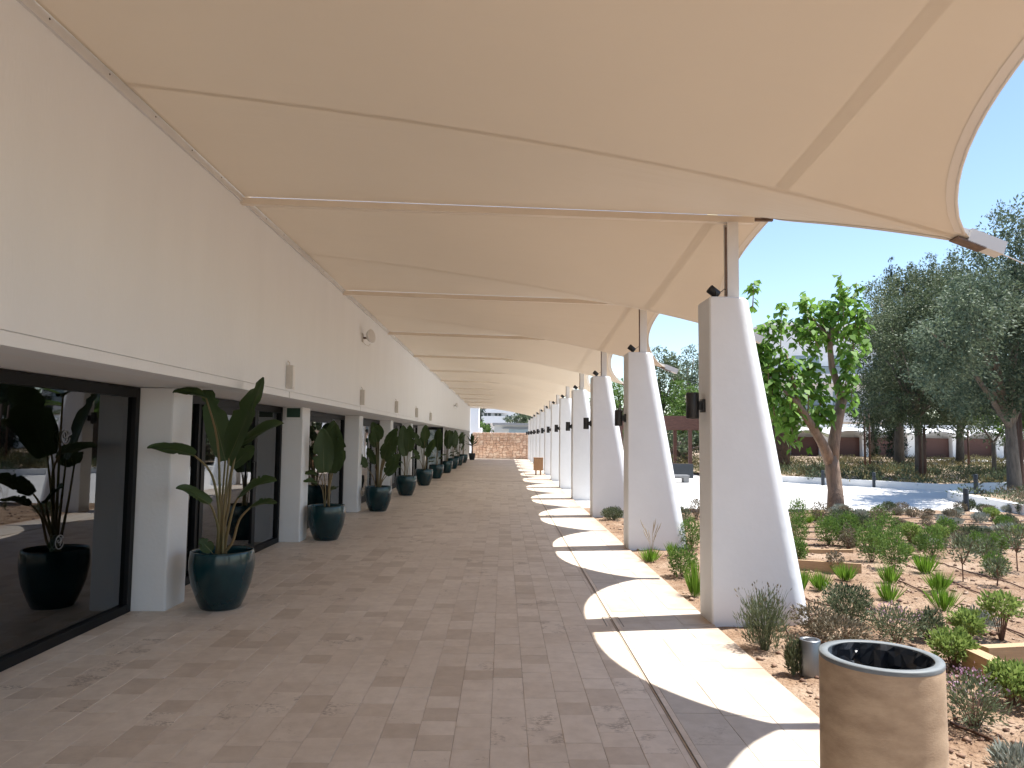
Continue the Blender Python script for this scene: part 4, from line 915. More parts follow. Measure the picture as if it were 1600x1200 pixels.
near_plants = [
 (1195, 1012, 98, 84, 'spiky', 'grey green spiky bush standing against the foot of the nearest pillar'),
 (1240, 1050, 60, 26, 'spiky', 'thin weedy sprig just left of the steel cylinder'),
 (1272, 990, 48, 62, 'dusty', 'dusty pinkish bush at the right foot of the nearest pillar'),
 (1326, 972, 58, 76, 'darkdome', 'dense dark green rounded bush between the pillar and the grass tufts'),
 (1310, 1002, 38, 90, 'dusty', 'low greyish pink bush in front of the dense dark green bush, above the bin'),
 (1400, 1002, 60, 84, 'pink', 'bush dotted with pink purple flowers above the rim of the tan bin'),
 (1452, 1000, 48, 40, 'darkdome', 'small dark green bush right of the pink flowered bush'),
 (1283, 923, 34, 38, 'tuft', 'bright grass tuft nearest the pillar, in front of the dark board'),
 (1321, 904, 30, 38, 'tuft', 'bright grass tuft touching the dark timber board'),
 (1390, 910, 34, 38, 'tuft', 'bright grass tuft at the back of the left pair'),
 (1389, 936, 34, 40, 'tuft', 'bright grass tuft at the front of the left pair'),
 (1467, 925, 38, 40, 'tuft', 'bright grass tuft at the back of the right pair'),
 (1474, 950, 40, 48, 'tuft', 'bright grass tuft at the front of the right pair'),
 (1565, 998, 70, 56, 'euphorbia', 'yellow green bush on reddish stems near the right edge'),
 (1512, 1006, 50, 44, 'lime', 'light green bush behind the corner of the timber beams'),
 (1490, 1040, 56, 62, 'lime', 'light green bush on bare stems directly right of the bin rim'),
 (1528, 985, 34, 50, 'silver', 'greyish low bush behind the light green bushes'),
 (1522, 1136, 92, 96, 'pink', 'large lavender like bush with purple spikes right of the tan bin'),
 (1582, 1100, 60, 70, 'lime', 'light green bush in front of the timber beam at the right edge'),
 (1588, 1212, 40, 70, 'silver', 'silvery leaved plant in the bottom right corner'),
 (1505, 910, 72, 46, 'sapling', 'young olive like sapling in the middle of the right hand garden'),
 (1541, 893, 52, 36, 'sapling', 'smaller sapling right of the young olive like sapling'),
 (1590, 892, 78, 50, 'sapling', 'sapling at the right edge of the picture behind the yellow green bush'),
 (1558, 915, 42, 34, 'sapling', 'sparse low sapling between the two right hand saplings'),
 (1456, 872, 48, 42, 'dome', 'green bush with a bare stem left of the saplings'),
 (1362, 876, 64, 46, 'dome', 'left one of the clump of three tall green bushes'),
 (1385, 856, 56, 44, 'dome', 'back one of the clump of three tall green bushes'),
 (1397, 889, 62, 46, 'dome', 'front right one of the clump of three tall green bushes'),
 (1296, 852, 48, 42, 'dome', 'round green bush below the mulberry trunk'),
 (1246, 852, 50, 34, 'dome', 'green bush half hidden by the outer edge of the nearest pillar'),
 (1246, 880, 40, 30, 'dome', 'low green bush at the outer edge of the nearest pillar above the dark board'),
 (1248, 822, 44, 30, 'dome', 'bush beside the nearest pillar, farther back by the plaza'),
 (1252, 925, 38, 26, 'tuft', 'dull grass tuft hidden behind the outer edge of the nearest pillar'),
 (1320, 826, 30, 50, 'darkdome', 'low bush at the foot of the mulberry trunk'),
 (1282, 815, 34, 30, 'dusty', 'thin bush left of the mulberry trunk'),
 (1306, 892, 34, 24, 'dusty', 'small dusty bush growing over the dark timber board'),
 (1326, 858, 40, 26, 'dusty', 'small twiggy bush right of the round green bush'),
 (1375, 826, 34, 30, 'dusty', 'small twiggy bush behind the clump of three green bushes'),
 (1016, 876, 24, 34, 'tuft', 'bright grass tuft at the foot of the second pillar'),
 (1018, 872, 70, 34, 'grasshead', 'dry grass stalks with seed heads against the second pillar'),
 (1066, 900, 46, 44, 'green2', 'leafy green bush between the first and second pillars'),
 (1086, 930, 62, 38, 'tuft', 'tall grass tuft half behind the nearest pillar'),
 (1050, 868, 24, 22, 'tuft', 'thin dark grass tuft at the outer foot of the second pillar'),
 (1080, 858, 48, 36, 'dome', 'green bush behind the leafy bush between the first two pillars'),
 (1062, 828, 40, 34, 'darkdome', 'dark bush between the first two pillars close to the plaza'),
 (1088, 812, 34, 26, 'dusty', 'brownish bush by the plaza just left of the nearest pillar'),
 (958, 812, 20, 36, 'darkdome', 'low bush at the foot of the third pillar'),
 (1050, 806, 60, 30, 'grasshead', 'tall dry grass between the first two pillars by the plaza'),
]
for px, py, hp, wp, kd, lbl in near_plants:
    plant(px, py, hp, wp, {'green2': 'dome'}.get(kd, kd), lbl, 'plants in the garden bed')
# many small look-alike plants towards the plaza
kinds = [('dusty', 22, 24), ('silver', 16, 26), ('dusty', 16, 20), ('darkdome', 20, 24), ('silver', 12, 30)]
pm2 = {}
for i in range(64):
    py = 797 + 58*rng.random()**1.7; px = 1262 + 345*rng.random() if py < 830 else 1410 + 190*rng.random()
    ki = int(rng.integers(len(kinds))); kd, hp, wp = kinds[ki]
    c = gnd(px, py); k = c.y/FPX
    if ki not in pm2: pm2[ki] = plant_mesh(kd, 0.24 if hp > 18 else 0.16, 0.3, 700+ki)
    o_ = plant(px, py, hp, wp, kd, {'dusty': 'small dusty brown plant among the rows near the plaza', 'silver': 'small silvery plant among the rows near the plaza', 'darkdome': 'small dark green plant among the rows near the plaza'}[kd], 'small %s plants near the plaza' % {'dusty': 'dusty brown', 'silver': 'silvery', 'darkdome': 'dark green'}[kd], pm2[ki]); sc_ = 0.5 + 0.6*rng.random(); o_.scale = (sc_, sc_, sc_*(0.8+0.4*rng.random()))

gm = {'dome': plant_mesh('dome', 0.30, 0.30, 801), 'tuft': plant_mesh('tuft', 0.26, 0.30, 802), 'lime': plant_mesh('lime', 0.30, 0.30, 803)}
for i in range(22):
    py = 806 + 100*rng.random(); px = 1262 + 340*rng.random(); kd = ('dome', 'lime', 'dome', 'tuft')[i % 4]
    o_ = plant(px, py, 20, 20, kd, {'dome': 'small fresh green bush among the drip hoses', 'tuft': 'small fresh grass tuft among the drip hoses', 'lime': 'small light green bush among the drip hoses'}[kd], 'small fresh %s plants among the drip hoses' % {'dome': 'green', 'tuft': 'grass', 'lime': 'light green'}[kd], gm[kd]); sc_ = 0.6 + 0.6*rng.random(); o_.scale = (sc_,)*3
srcp = [o for o in COL.objects if o.type == 'EMPTY' and not o.parent and o.get('group') == 'plants in the garden bed' and not o.name.startswith(('dry_grass',))]
for i in range(26):
    o_ = copy_tree(srcp[(i*7) % len(srcp)]); y = 2.6 + 13.5*rng.random(); x = 0.72*y + 1.6 + 6.0*rng.random(); x = max(x, 3.2)
    o_.location = (x, y, soil_h(x, y)); o_['label'] = 'garden plant beyond the right edge of the picture'; o_['group'] = 'plants beyond the right edge'
# ------------------------------------------------------------------ kerbs, second bed, bollards
def kerb_line(pts, w, h, name, label):
    m = MB(); pts = [Vector((p[0], p[1], 0)) for p in pts]; L = []; Rr = []
    for i, p in enumerate(pts):
        d = (pts[min(i+1, len(pts)-1)] - pts[max(i-1, 0)]).normalized(); s_ = Vector((-d.y, d.x, 0)); L.append(p + s_*w/2); Rr.append(p - s_*w/2)
    n = len(pts); vs = [(p.x, p.y, -0.04) for p in L] + [(p.x, p.y, h) for p in L] + [(p.x, p.y, h) for p in Rr] + [(p.x, p.y, -0.04) for p in Rr]; fs = []
    for i in range(n-1):
        for q_ in range(3): fs.append((q_*n+i, q_*n+i+1, (q_+1)*n+i+1, (q_+1)*n+i))
    fs += [(0, n, 2*n, 3*n), (n-1, 4*n-1, 3*n-1, 2*n-1)]
    tag(m.add(vs, fs).build(name, MT['kerb']), label, 'kerb')
KA = [gnd(1100, 744), gnd(1160, 748), gnd(1235, 752.5), gnd(1300, 756), gnd(1370, 760), gnd(1430, 763.5), gnd(1480, 766)]
KA = [(p.x, p.y) for p in KA] + [(18.5, 26.6), (24, 28.5), (36, 31)]
kerb_line(KA, 0.22, 0.20, 'kerb', 'long white kerb curving behind the plaza in front of the trees')
p_a, p_b, p_c = gnd(1494, 781), gnd(1540, 790), gnd(1604, 803)
KB = [(26, 24.5), (17.0, 22.9), (14.2, 22.2), (12.9, 21.4), (p_a.x, p_a.y), (p_b.x, p_b.y), (p_c.x, p_c.y), (13.2, 15.2)]
kerb_line(KB, 0.2, 0.20, 'kerb', 'white kerb with a rounded corner right of the plaza, by the dark bollards')
def poly_sheet(name, pts, z, m):
    o = MB().add([(x, y, z) for x, y in pts], [tuple(range(len(pts)))]).build(name, m); tag(o, kind='structure'); return o
poly_sheet('shrub_bed', KA + [(36, 70), (60, 70), (60, 78), (9, 78), (9, 40)], 0.10, MT['earth'])
poly_sheet('side_bed', KB[::-1] + [(40, 24.5), (40, 14)], 0.11, MT['earth'])
def inpoly(x, y, P_):
    r_ = False; j = len(P_)-1
    for i in range(len(P_)):
        if (P_[i][1] > y) != (P_[j][1] > y) and x < (P_[j][0]-P_[i][0])*(y-P_[i][1])/(P_[j][1]-P_[i][1]) + P_[i][0]: r_ = not r_
        j = i
    return r_
def ground_cover(name, poly, bounds, n_clump, per, hgt, rad, m, label, seed, L=0.12):
    g = np.random.default_rng(seed); Cs = []; Ds = []
    x0, x1, y0, y1 = bounds; k = 0
    while k < n_clump:
        x = x0 + (x1-x0)*g.random(); y = y0 + (y1-y0)*g.random()**1.5
        if not inpoly(x, y, poly): continue
        k += 1; hh = hgt*(0.4 + 0.9*g.random()); rr = rad*(0.6 + 0.8*g.random())
        d = rdir(per, g); d[:, 2] = np.abs(d[:, 2]); Cs.append(d*(0.5+0.5*g.random((per, 1)))*np.array([rr, rr, hh]) + np.array([x, y, 0.1])); Ds.append(d + rdir(per, g)*0.6 + np.array([0, 0, 0.5]))
    C = np.concatenate(Cs); D = np.concatenate(Ds); V, Fq = leaves(C, D, rdir(len(C), g), L*(0.6+0.8*g.random(len(C))), L*0.35)
    tag(link(name, npmesh(name, V, Fq, m)), label, 'ground cover', kind='stuff')
PA = KA + [(60, 70), (9, 70), (9, 40)]
ground_cover('ground_cover', PA, (9, 40, 24.5, 60), 420, 90, 0.42, 0.55, MT['dryleaf'], 'dry yellowish low ground cover under the trees behind the kerb', 5, 0.13)
ground_cover('low_shrubs', PA, (9, 36, 24.5, 40), 190, 110, 0.45, 0.5, MT['carob'], 'dark low shrubs under the trees behind the kerb', 6, 0.11)
PBp = KB[::-1] + [(40, 24.5), (40, 14)]
ground_cover('ground_cover', PBp, (12, 30, 14.5, 24.4), 160, 110, 0.32, 0.42, MT['dustpink'], 'brownish low ground cover in the side bed by the dark bollards', 8, 0.09)
ground_cover('low_shrubs', PBp, (12, 30, 14.5, 24.4), 90, 110, 0.35, 0.4, MT['carob'], 'dark low shrubs in the side bed by the dark bollards', 9, 0.09)
def bollard(px, py, h, label):
    c = gnd(px, py); f = thing('bollard', (c.x, c.y, 0), label, 'bollard', 'dark bollards by the plaza')
    MB().lathe([(0.06, -0.03), (0.06, h-0.012), (0.054, h), (0, h)], 20).build('post', MT['charcoal'], f, True)
    MB().lathe([(0.062, h-0.16), (0.062, h-0.13)], 20).build('light_band', MT['lamp_black'], f, True)
bollard(1510, 798, 0.52, 'dark bollard standing at the rounded kerb corner')
bollard(1525.5, 778, 0.68, 'dark bollard farther back in the side bed')
bollard(1286, 757, 0.52, 'dark bollard half hidden behind the mulberry trunk')
bollard(1366, 760, 0.5, 'dark bollard right of the mulberry trunk by the white kerb')

# ------------------------------------------------------------------ trees
def crown_mesh(clumps, per_m2, L, W, m, seed, droop=0.0, out=0.9, name='crown'):
    """clumps: (centre, (rx,ry,rz)); leaves gathered in twiggy sub-clusters near each clump's surface"""
    g = np.random.default_rng(seed); Cs = []; Ds = []
    for c, r_ in clumps:
        r_ = np.array(r_, float); area = 4*math.pi*(r_.prod()**(2/3)); nt = max(6, int(area*per_m2*2.4/14))
        d = rdir(nt, g); tw = d*(0.45 + 0.62*g.random((nt, 1))**0.5)*r_ + np.array(c)
        k = g.integers(9, 20, nt); idx = np.repeat(np.arange(nt), k)
        sp = 0.16*r_.mean()**0.5
        C = tw[idx] + g.normal(size=(len(idx), 3))*sp; Cs.append(C)
        Ds.append(d[idx]*out + rdir(len(idx), g)*0.8 + np.array([0, 0, -droop]))
    C = np.concatenate(Cs); D = np.concatenate(Ds); n = len(C)
    N = rdir(n, g)*0.8 + np.array([0, 0, 0.9])
    V, Fq = leaves(C, D, N, L*(0.65+0.7*g.random(n)), W*(0.65+0.7*g.random(n)))
    return npmesh(name, V, Fq, m)
def tree(name, label, base, trunk, limbs, clumps, per, L, W, leaf, bark, seed, droop=0.0, out=0.9, group=None):
    f = thing(name, base, label, 'tree', group); B = Vector(base)
    loc = lambda P_: [Vector(p) - B for p in P_]
    MB().tube(loc(trunk[0]), trunk[1], 12).build('trunk', bark, f, True)
    if limbs:
        m = MB()
        for P_, r_ in limbs: m.tube(loc(P_), r_, 8)
        m.build('limbs', bark, f, True)
    me = crown_mesh([(tuple(Vector(c) - B), r_) for c, r_ in clumps], per, L, W, leaf, seed, droop, out)
    link('crown', me, f); return f
# mulberry in front of the plaza
YM = 17.6
mb = gnd(1306, 797); mb.z = -0.02
A = lambda x, y, dy=0.0: at(x, y, YM+dy)
k = YM/FPX
trunk = ([mb, A(1305, 765), A(1301, 735), A(1299, 712)], [0.20, 0.17, 0.165, 0.15])
limbs = [([A(1300, 722), A(1303, 690), A(1309, 655), A(1316, 622)], [0.15, 0.135, 0.125, 0.12]),
         ([A(1316, 628), A(1310, 605), A(1300, 575), A(1297, 545), A(1298, 520, 0.1), A(1312, 480, 0.1)], [0.11, 0.085, 0.075, 0.065, 0.05, 0.02]),
         ([A(1297, 722), A(1286, 695, -0.2), A(1270, 668, -0.4), A(1256, 646, -0.5), A(1244, 630, -0.6), A(1225, 610, -0.7)], [0.14, 0.115, 0.10, 0.09, 0.075, 0.03]),
         ([A(1250, 640, -0.5), A(1240, 600, -0.6), A(1228, 550, -0.5)], [0.06, 0.04, 0.015]),
         ([A(1298, 530), A(1280, 510, 0.2), A(1262, 490, 0.3)], [0.05, 0.03, 0.012])]
def shoots(specs, seed):
    """upright shoots with big hanging leaves: (x, y_bottom, y_top, lean, dy, n)"""
    g = np.random.default_rng(seed); C = []; D = []; tw = []
    for x, yb, yt, lean, dy, n, wd in specs:
        a = A(x, yb, dy); b = A(x+lean, yt, dy); tw.append((a, b))
        for i in range(n):
            t = g.random()**0.85; p = a.lerp(b, t) + Vector(g.normal(size=3)*wd*(1.15-0.6*t)); an = g.random()*6.28; C.append(p); D.append((0.75*math.cos(an), 0.75*math.sin(an), -0.85+0.3*t))
    return np.array(C), np.array(D), tw
specs = [(1308, 540, 425, 6, 0.1, 110, .10), (1336, 520, 440, 2, 0.0, 70, .09), (1318, 530, 455, 0, -.4, 120, .16), (1290, 535, 470, -8, .2, 130, .17), (1268, 540, 462, -10, .2, 90, .14), (1256, 530, 470, -2, .4, 60, .10),
         (1330, 570, 500, 8, .2, 110, .15), (1340, 520, 482, 12, -.2, 40, .09), (1320, 620, 555, 4, -.2, 130, .13), (1330, 640, 570, 2, .1, 60, .08), (1300, 520, 470, 4, .5, 120, .18), (1280, 545, 510, -18, -.2, 90, .18),
         (1350, 545, 530, 6, .2, 16, .07), (1250, 540, 500, -12, .1, 50, .13),
         (1200, 610, 500, 2, -.6, 190, .17), (1218, 590, 472, 4, -.5, 90, .08), (1184, 600, 520, -2, -.4, 120, .14), (1176, 480, 440, 2, -.6, 34, .06), (1235, 640, 560, -4, -.7, 200, .19), (1262, 650, 560, 4, -.4, 190, .18), (1280, 640, 590, 8, -.4, 90, .13), (1210, 650, 580, -6, -.4, 190, .2), (1190, 640, 560, 0, -.2, 140, .16),
         (1272, 660, 640, 14, -.2, 70, .12), (1290, 655, 640, 4, -.3, 30, .08), (1240, 690, 650, -6, -.3, 100, .17), (1222, 672, 630, -4, .2, 140, .2), (1205, 545, 530, -25, .2, 60, .12)]
fm = thing('mulberry_tree', mb, 'leaning forked mulberry with bright green drooping leaves in front of the plaza', 'tree')
MB().tube([p - mb for p in trunk[0]], trunk[1], 14).build('trunk', MT['bark'], fm, True)
m_ = MB()
for P_, r_ in limbs: m_.tube([p - mb for p in P_], r_, 10)
C, D, tw = shoots(specs, 11); kp = rng.random(len(C)) < 0.72; C, D = C[kp], D[kp]
for a, b in tw: m_.tube([a - mb, a.lerp(b, .5) - mb, b - mb], [0.016, 0.011, 0.004], 5)
m_.build('limbs', MT['bark'], fm, True)
n = len(C); V, Fq = leaves(C - np.array(mb), D, rdir(n)*0.6 + np.array([0, -0.2, 1]), 0.225*(0.6+0.7*rng.random(n)), 0.155*(0.6+0.7*rng.random(n)), 0.2)
link('crown', npmesh('crown', V, Fq, MT['mulb']), fm)

def blob_clumps(spec, Y, dyr, n, rr, seed, squash=0.85):
    """fill a hand drawn pixel outline (list of ellipses) with clumps at distance Y"""
    g = random.Random(seed); out = []
    tot = sum(e[2]*e[3] for e in spec)
    for ex, ey, ew, eh in spec:
        m = max(2, int(n*ew*eh/tot))
        for i in range(m):
            a = g.uniform(0, 6.28); q_ = g.random()**0.5; out_ = i % 4 == 0
            if out_: q_ = g.uniform(0.95, 1.18)
            dy = g.uniform(-1, 1)*dyr; p = at(ex + ew*q_*math.cos(a), ey + eh*q_*math.sin(a), Y + dy); r_ = rr*(g.uniform(0.28, 0.55) if out_ else g.uniform(0.55, 1.15))
            out.append((p, (r_, r_, r_*squash)))
    return out
# three big dark evergreens at right
def big_tree(px, py, label, spec, n, rr, seed, tr, leaf, lean=0, dyr=2.0, per=46, L=0.12, W=0.055, near_spec=None):
    b = gnd(px, py); Y = b.y; top = at(px+lean, py-140, Y)
    cl_ = blob_clumps(spec, Y, dyr, n, rr, seed)
    if near_spec: cl_ += blob_clumps(near_spec[0], near_spec[1], 1.6, near_spec[2], rr, seed+500)
    g = random.Random(seed)
    limbs_ = [([at(px+lean*0.7, py-100, Y), at(px+lean, py-140, Y).lerp(c[0], 0.55), c[0]], [tr*0.5, tr*0.25, 0.02]) for c in g.sample(cl_, min(14, len(cl_)))]
    return tree('evergreen_tree', label, (b.x, b.y, 0.05), ([Vector((b.x, b.y, 0.05)), at(px+lean*0.4, py-60, Y), at(px+lean, py-140, Y)], [tr*1.15, tr*0.9, tr*0.7]), limbs_, cl_, per, L, W, leaf, MT['bark_grey'], seed, 0.1, 0.8, 'evergreen trees at right')
big_tree(1438, 752, 'broad evergreen with forked pale trunk and two dark stakes, middle of the right hand trees', [(1430, 590, 80, 64), (1395, 545, 40, 70), (1450, 520, 60, 75), (1490, 590, 60, 60), (1420, 645, 66, 24), (1385, 480, 26, 45), (1360, 620, 16, 34), (1500, 640, 50, 24)], 150, 0.62, 21, 0.17, MT['carob'], lean=-6)
big_tree(1586, 768, 'tallest evergreen, thick leaning trunk at the right edge, crown rising past the sail corner', [(1590, 560, 75, 60), (1560, 470, 60, 60), (1600, 400, 55, 60), (1640, 480, 60, 110), (1525, 560, 40, 60), (1560, 622, 80, 26), (1525, 440, 30, 45), (1580, 350, 22, 22)], 190, 0.55, 22, 0.20, MT['carob_blue'], lean=-10, dyr=2.2, near_spec=([(1500, 520, 45, 50), (1465, 560, 40, 40), (1540, 470, 40, 40)], 21.0, 46))
big_tree(1405, 733, 'farther evergreen with a straight trunk behind the broad one at left', [(1385, 570, 40, 75), (1400, 470, 40, 45), (1450, 450, 45, 40), (1370, 640, 24, 40), (1500, 465, 45, 45), (1440, 560, 50, 80)], 100, 0.95, 23, 0.27, MT['carob'], dyr=2.5, per=30, L=0.17, W=0.075)
big_tree(1500, 726, 'distant grey green evergreen filling the gap behind the right hand trees', [(1500, 520, 60, 90), (1560, 520, 60, 110), (1470, 600, 60, 60), (1560, 620, 60, 50)], 80, 1.25, 24, 0.25, MT['carob'], dyr=2.5, per=22, L=0.2, W=0.09)
# the same wood goes on beyond the right edge of the picture
src = [o for o in COL.objects if o.name.startswith('evergreen_tree') and not o.parent]
for i, (x, y, a_, w_) in enumerate([(25.5, 25.5, 2.1, 'first'), (24.5, 33.0, 4.0, 'second'), (33.5, 37.0, 1.0, 'third'), (34.0, 26.5, 5.0, 'fourth')]):
    t_ = copy_tree(src[0] if i % 2 else src[1]); t_.location = (x, y, 0.05); t_.rotation_euler = (0, 0, a_); t_['label'] = '%s evergreen beyond the right edge of the picture' % w_
# a slim cypress behind
def cypress(px, py_top, Y, wpx, label, seed):
    t = at(px, py_top, Y); h = t.z; r_ = wpx*Y/FPX/2; base = Vector((t.x, Y, 0)); cl_ = []
    for i in range(16):
        f_ = (i+0.6)/16; q_ = r_*(math.sin(math.pi*min(1, f_*0.9+0.12))**0.7); cl_.append((base + Vector((0, 0, h*f_)), (q_*0.85, q_*0.85, h/16*1.1)))
    tree('cypress_tree', label, base, ([base, base + Vector((0, 0, h*0.8))], [0.2, 0.05]), [], cl_, 44, 0.2, 0.06, MT['cypress'], MT['bark_grey'], seed, -0.9, 0.4)
cypress(1392, 412, 52, 46, 'dark pointed cypress behind the evergreens at right', 31)
cypress(1362, 610, 60, 22, 'small dark cypress left of the farther evergreen', 32)
# small young tree
b = gnd(1554, 750); Y = b.y
tree('young_tree', 'small young tree with a thin pale trunk and light green round crown at right', b, ([b, at(1553, 715, Y), at(1552, 690, Y)], [0.1, 0.08, 0.07]),
     [([at(1552, 692, Y), at(1540, 675, Y), at(1528, 650, Y)], [0.05, 0.04, 0.015]), ([at(1552, 692, Y), at(1565, 674, Y), at(1580, 650, Y)], [0.05, 0.04, 0.015])],
     blob_clumps([(1550, 650, 36, 26)], Y, 0.9, 14, 0.5, 41), 40, 0.13, 0.075, MT['green'], MT['bark_grey'], 41)
# palm left of the mulberry
pb = Vector((at(1218, 700, 38).x, 38, 0.05)); f = thing('palm_tree', pb, 'stocky palm with arching fronds behind the mulberry, right of the nearest pillar', 'tree')
hz = at(1218, 668, 38).z
g = random.Random(3)
MB().tube([(0, 0, 0), (0, 0, hz*0.3), (0, 0, hz*0.8), (0, 0, hz)], [0.46, 0.5, 0.55, 0.5], 14).build('trunk', MT['palm_bark'], f, True)
for i in range(30):
    a = i*2.4; el = 0.15 + 1.25*(i/30); ca, sa = math.cos(a), math.sin(a); L_ = 2.3 + 0.5*g.random()
    pts = []; p = Vector((0.2*ca, 0.2*sa, hz)); d = Vector((ca*math.cos(el), sa*math.cos(el), math.sin(el)))
    for s_ in range(9): pts.append(p.copy()); p = p + d*(L_/8); d = (d + Vector((0, 0, -0.11))).normalized()
    fr = MB().tube(pts, [0.03*(1-0.1*s_) for s_ in range(9)], 5)
    C = []; D = []
    for s_ in range(1, 9):
        for q_ in range(7):
            t = q_/7; pp_ = pts[s_-1].lerp(pts[s_], t); dd = (pts[s_]-pts[s_-1]).normalized(); sd_ = dd.cross(Vector((0, 0, 1))).normalized()
            for sg_ in (-1, 1): C.append(pp_); D.append(dd*0.6 + sd_*sg_*0.8 + Vector((0, 0, 0.25)))
    V, Fq = leaves(np.array([c_[:] for c_ in C]), np.array([d_[:] for d_ in D]), np.tile([0.0, 0.2, 1.0], (len(C), 1)), 0.42, 0.045)
    fo = link('frond', npmesh('frond', V, Fq, MT['green']), f); fr.build('frond_rib', MT['stem'], fo)
# tree stakes
for px, py, yt, lbl in [(1352, 737, 648, 'left one of the pair of dark stakes left of the evergreens'), (1359.5, 738, 646, 'right one of the pair of dark stakes left of the evergreens'), (1438.5, 754, 668, 'left dark stake in front of the broad evergreen trunk'), (1446, 755, 668, 'right dark stake in front of the broad evergreen trunk'), (1514, 736, 672, 'thin dark stake left of the young tree'), (1592, 764, 640, 'left dark stake beside the thick trunk at the right edge'), (1598, 765, 636, 'right dark stake beside the thick trunk at the right edge')]:
    c = gnd(px, py); t = at(px, yt, c.y)
    tag(MB().tube([c, (c.x+0.01, c.y, t.z*0.5), (c.x, c.y, t.z)], [0.06, 0.058, 0.055], 8).build('tree_stake', MT['stake'], None, True), lbl, 'stake', 'dark tree stakes')
# distant trees seen between the pillars
def far_tree(spec, px, Y, label, n, rr, seed, leaf, L=0.2, W=0.09, per=22, tr=0.25):
    b = Vector((at(px, 690, Y).x, Y, 0)); cl_ = blob_clumps(spec, Y, 1.6, n, rr, seed)
    g = random.Random(seed); zt = at(px, spec[0][1], Y).z
    limbs_ = [([b + Vector((0, 0, zt*0.5)), (b + Vector((0, 0, zt*0.6))).lerp(c[0], 0.5), c[0]], [tr*0.5, tr*0.25, 0.03]) for c in g.sample(cl_, min(8, len(cl_)))]
    tree('tree', label, b, ([b, b + Vector((0.1, 0, zt*0.5)), b + Vector((0, 0, zt))], [tr, tr*0.8, tr*0.3]), limbs_, cl_, per, L, W, leaf, MT['bark_grey'], seed, 0.1, 0.8, 'distant trees between the pillars')
far_tree([(1028, 590, 24, 42), (1020, 650, 24, 30)], 1030, 46, 'tall loose dark tree right of the second pillar', 26, 0.75, 51, MT['carob'])
far_tree([(1072, 575, 20, 22), (1078, 610, 24, 18)], 1075, 55, 'tall slender tree top rising between the first two pillars', 18, 0.8, 52, MT['carob_blue'])
far_tree([(1076, 618, 24, 22), (1060, 645, 30, 22), (1095, 650, 20, 30)], 1070, 44, 'bushy yellowish green tree above the brown pergola beam', 26, 0.75, 53, MT['green'])
far_tree([(1060, 690, 30, 14), (1090, 690, 20, 16), (1030, 690, 20, 16)], 1062, 40, 'dark green tree under the brown pergola beam', 20, 0.6, 54, MT['carob'])
far_tree([(966, 625, 18, 30), (975, 655, 16, 20)], 968, 52, 'green tree glimpsed between the second and third pillars', 18, 0.8, 55, MT['green'])
far_tree([(1130, 640, 30, 60), (1180, 690, 40, 30)], 1150, 58, 'dark tree hidden behind the nearest pillar', 20, 1.3, 56, MT['carob'])
def hedge(name, label, x0, x1, Y, h, d, m, seed, L=0.16):
    g = np.random.default_rng(seed); n = int((x1-x0)*h*26); C = np.stack([x0 + (x1-x0)*g.random(n), Y + d*(g.random(n)-0.5), h*g.random(n)**0.7], 1)
    C[:, 2] *= 0.8 + 0.3*np.sin(C[:, 0]*1.7+seed)*np.cos(C[:, 0]*0.7); V, Fq = leaves(C, rdir(n, g) + np.array([0, -0.3, 0.5]), rdir(n, g), L, L*0.45)
    tag(link(name, npmesh(name, V, Fq, m)), label, 'hedge', kind='stuff')
hedge('hedge', 'low mixed shrubs beyond the plaza between the pillars', 5.5, 13, 36.5, 1.4, 2.0, MT['dryleaf'], 3, 0.13)
hedge('hedge', 'green shrubs at the back of the plaza under the pergola', 4.5, 14, 41, 1.9, 2.0, MT['carob'], 4, 0.15)
hedge('far_woods', 'dark mass of trees on the horizon', -30, 230, 118, 8.0, 6, MT['carob'], 5, 0.85)

# ------------------------------------------------------------------ pergola, planter, bench
pe = thing('pergola', (0, 34, 0), 'dark brown pergola with a deep beam beyond the plaza, seen between the pillars', 'pergola')
zt = at(1060, 650, 34).z; zb_ = at(1060, 671, 34).z; xa = at(966, 660, 34).x; xb = at(1128, 660, 34).x
MB().box(xa, xb, -0.09, 0.09, zb_, zt, 0.01).build('beam', MT['timber_dark'], pe)
MB().box(xa, xb, 2.91, 3.09, zb_, zt, 0.01).build('beam', MT['timber_dark'], pe)
for i in range(8):
    x = xa + 0.2 + i*(xb-xa-0.4)/7; MB().box(x-0.05, x+0.05, 0.092, 2.908, zb_+0.1, zb_+0.3, 0.006).build('rafter', MT['timber_dark'], pe)
for x in (xa+0.12, at(1078, 660, 34).x, xb-0.12):
    for y in (0.0, 3.0): MB().box(x-0.075, x+0.075, y-0.075, y+0.075, -0.03, zb_+0.004).build('post', MT['timber_dark'], pe)
c = gnd(1066, 746); w = 36*c.y/FPX/2; 
o = thing('planter_box', (c.x, c.y+0.3, 0), 'charcoal planter box on the plaza between the first two pillars', 'planter')
hh = at(1066, 725, c.y).z
MB().box(-w, w, -0.25, 0.25, -0.03, hh, 0.012).build('trough', MT['charcoal'], o); MB().box(-w+0.04, w-0.04, -0.21, 0.21, hh, hh+0.006).build('soil', MT['potsoil'], o)
c = gnd(1062, 753); w = 32*c.y/FPX/2; hh = at(1062, 742.5, c.y).z
o = thing('stone_bench', (c.x, c.y+0.25, 0), 'low grey stone bench in front of the charcoal planter', 'bench')
MB().box(-w, w, -0.22, 0.22, hh-0.09, hh, 0.01).build('seat', MT['slab'], o)
for s_ in (-1, 1): MB().box(s_*w*0.7-0.1, s_*w*0.7+0.1, -0.19, 0.19, -0.03, hh-0.091).build('leg', MT['slab'], o)

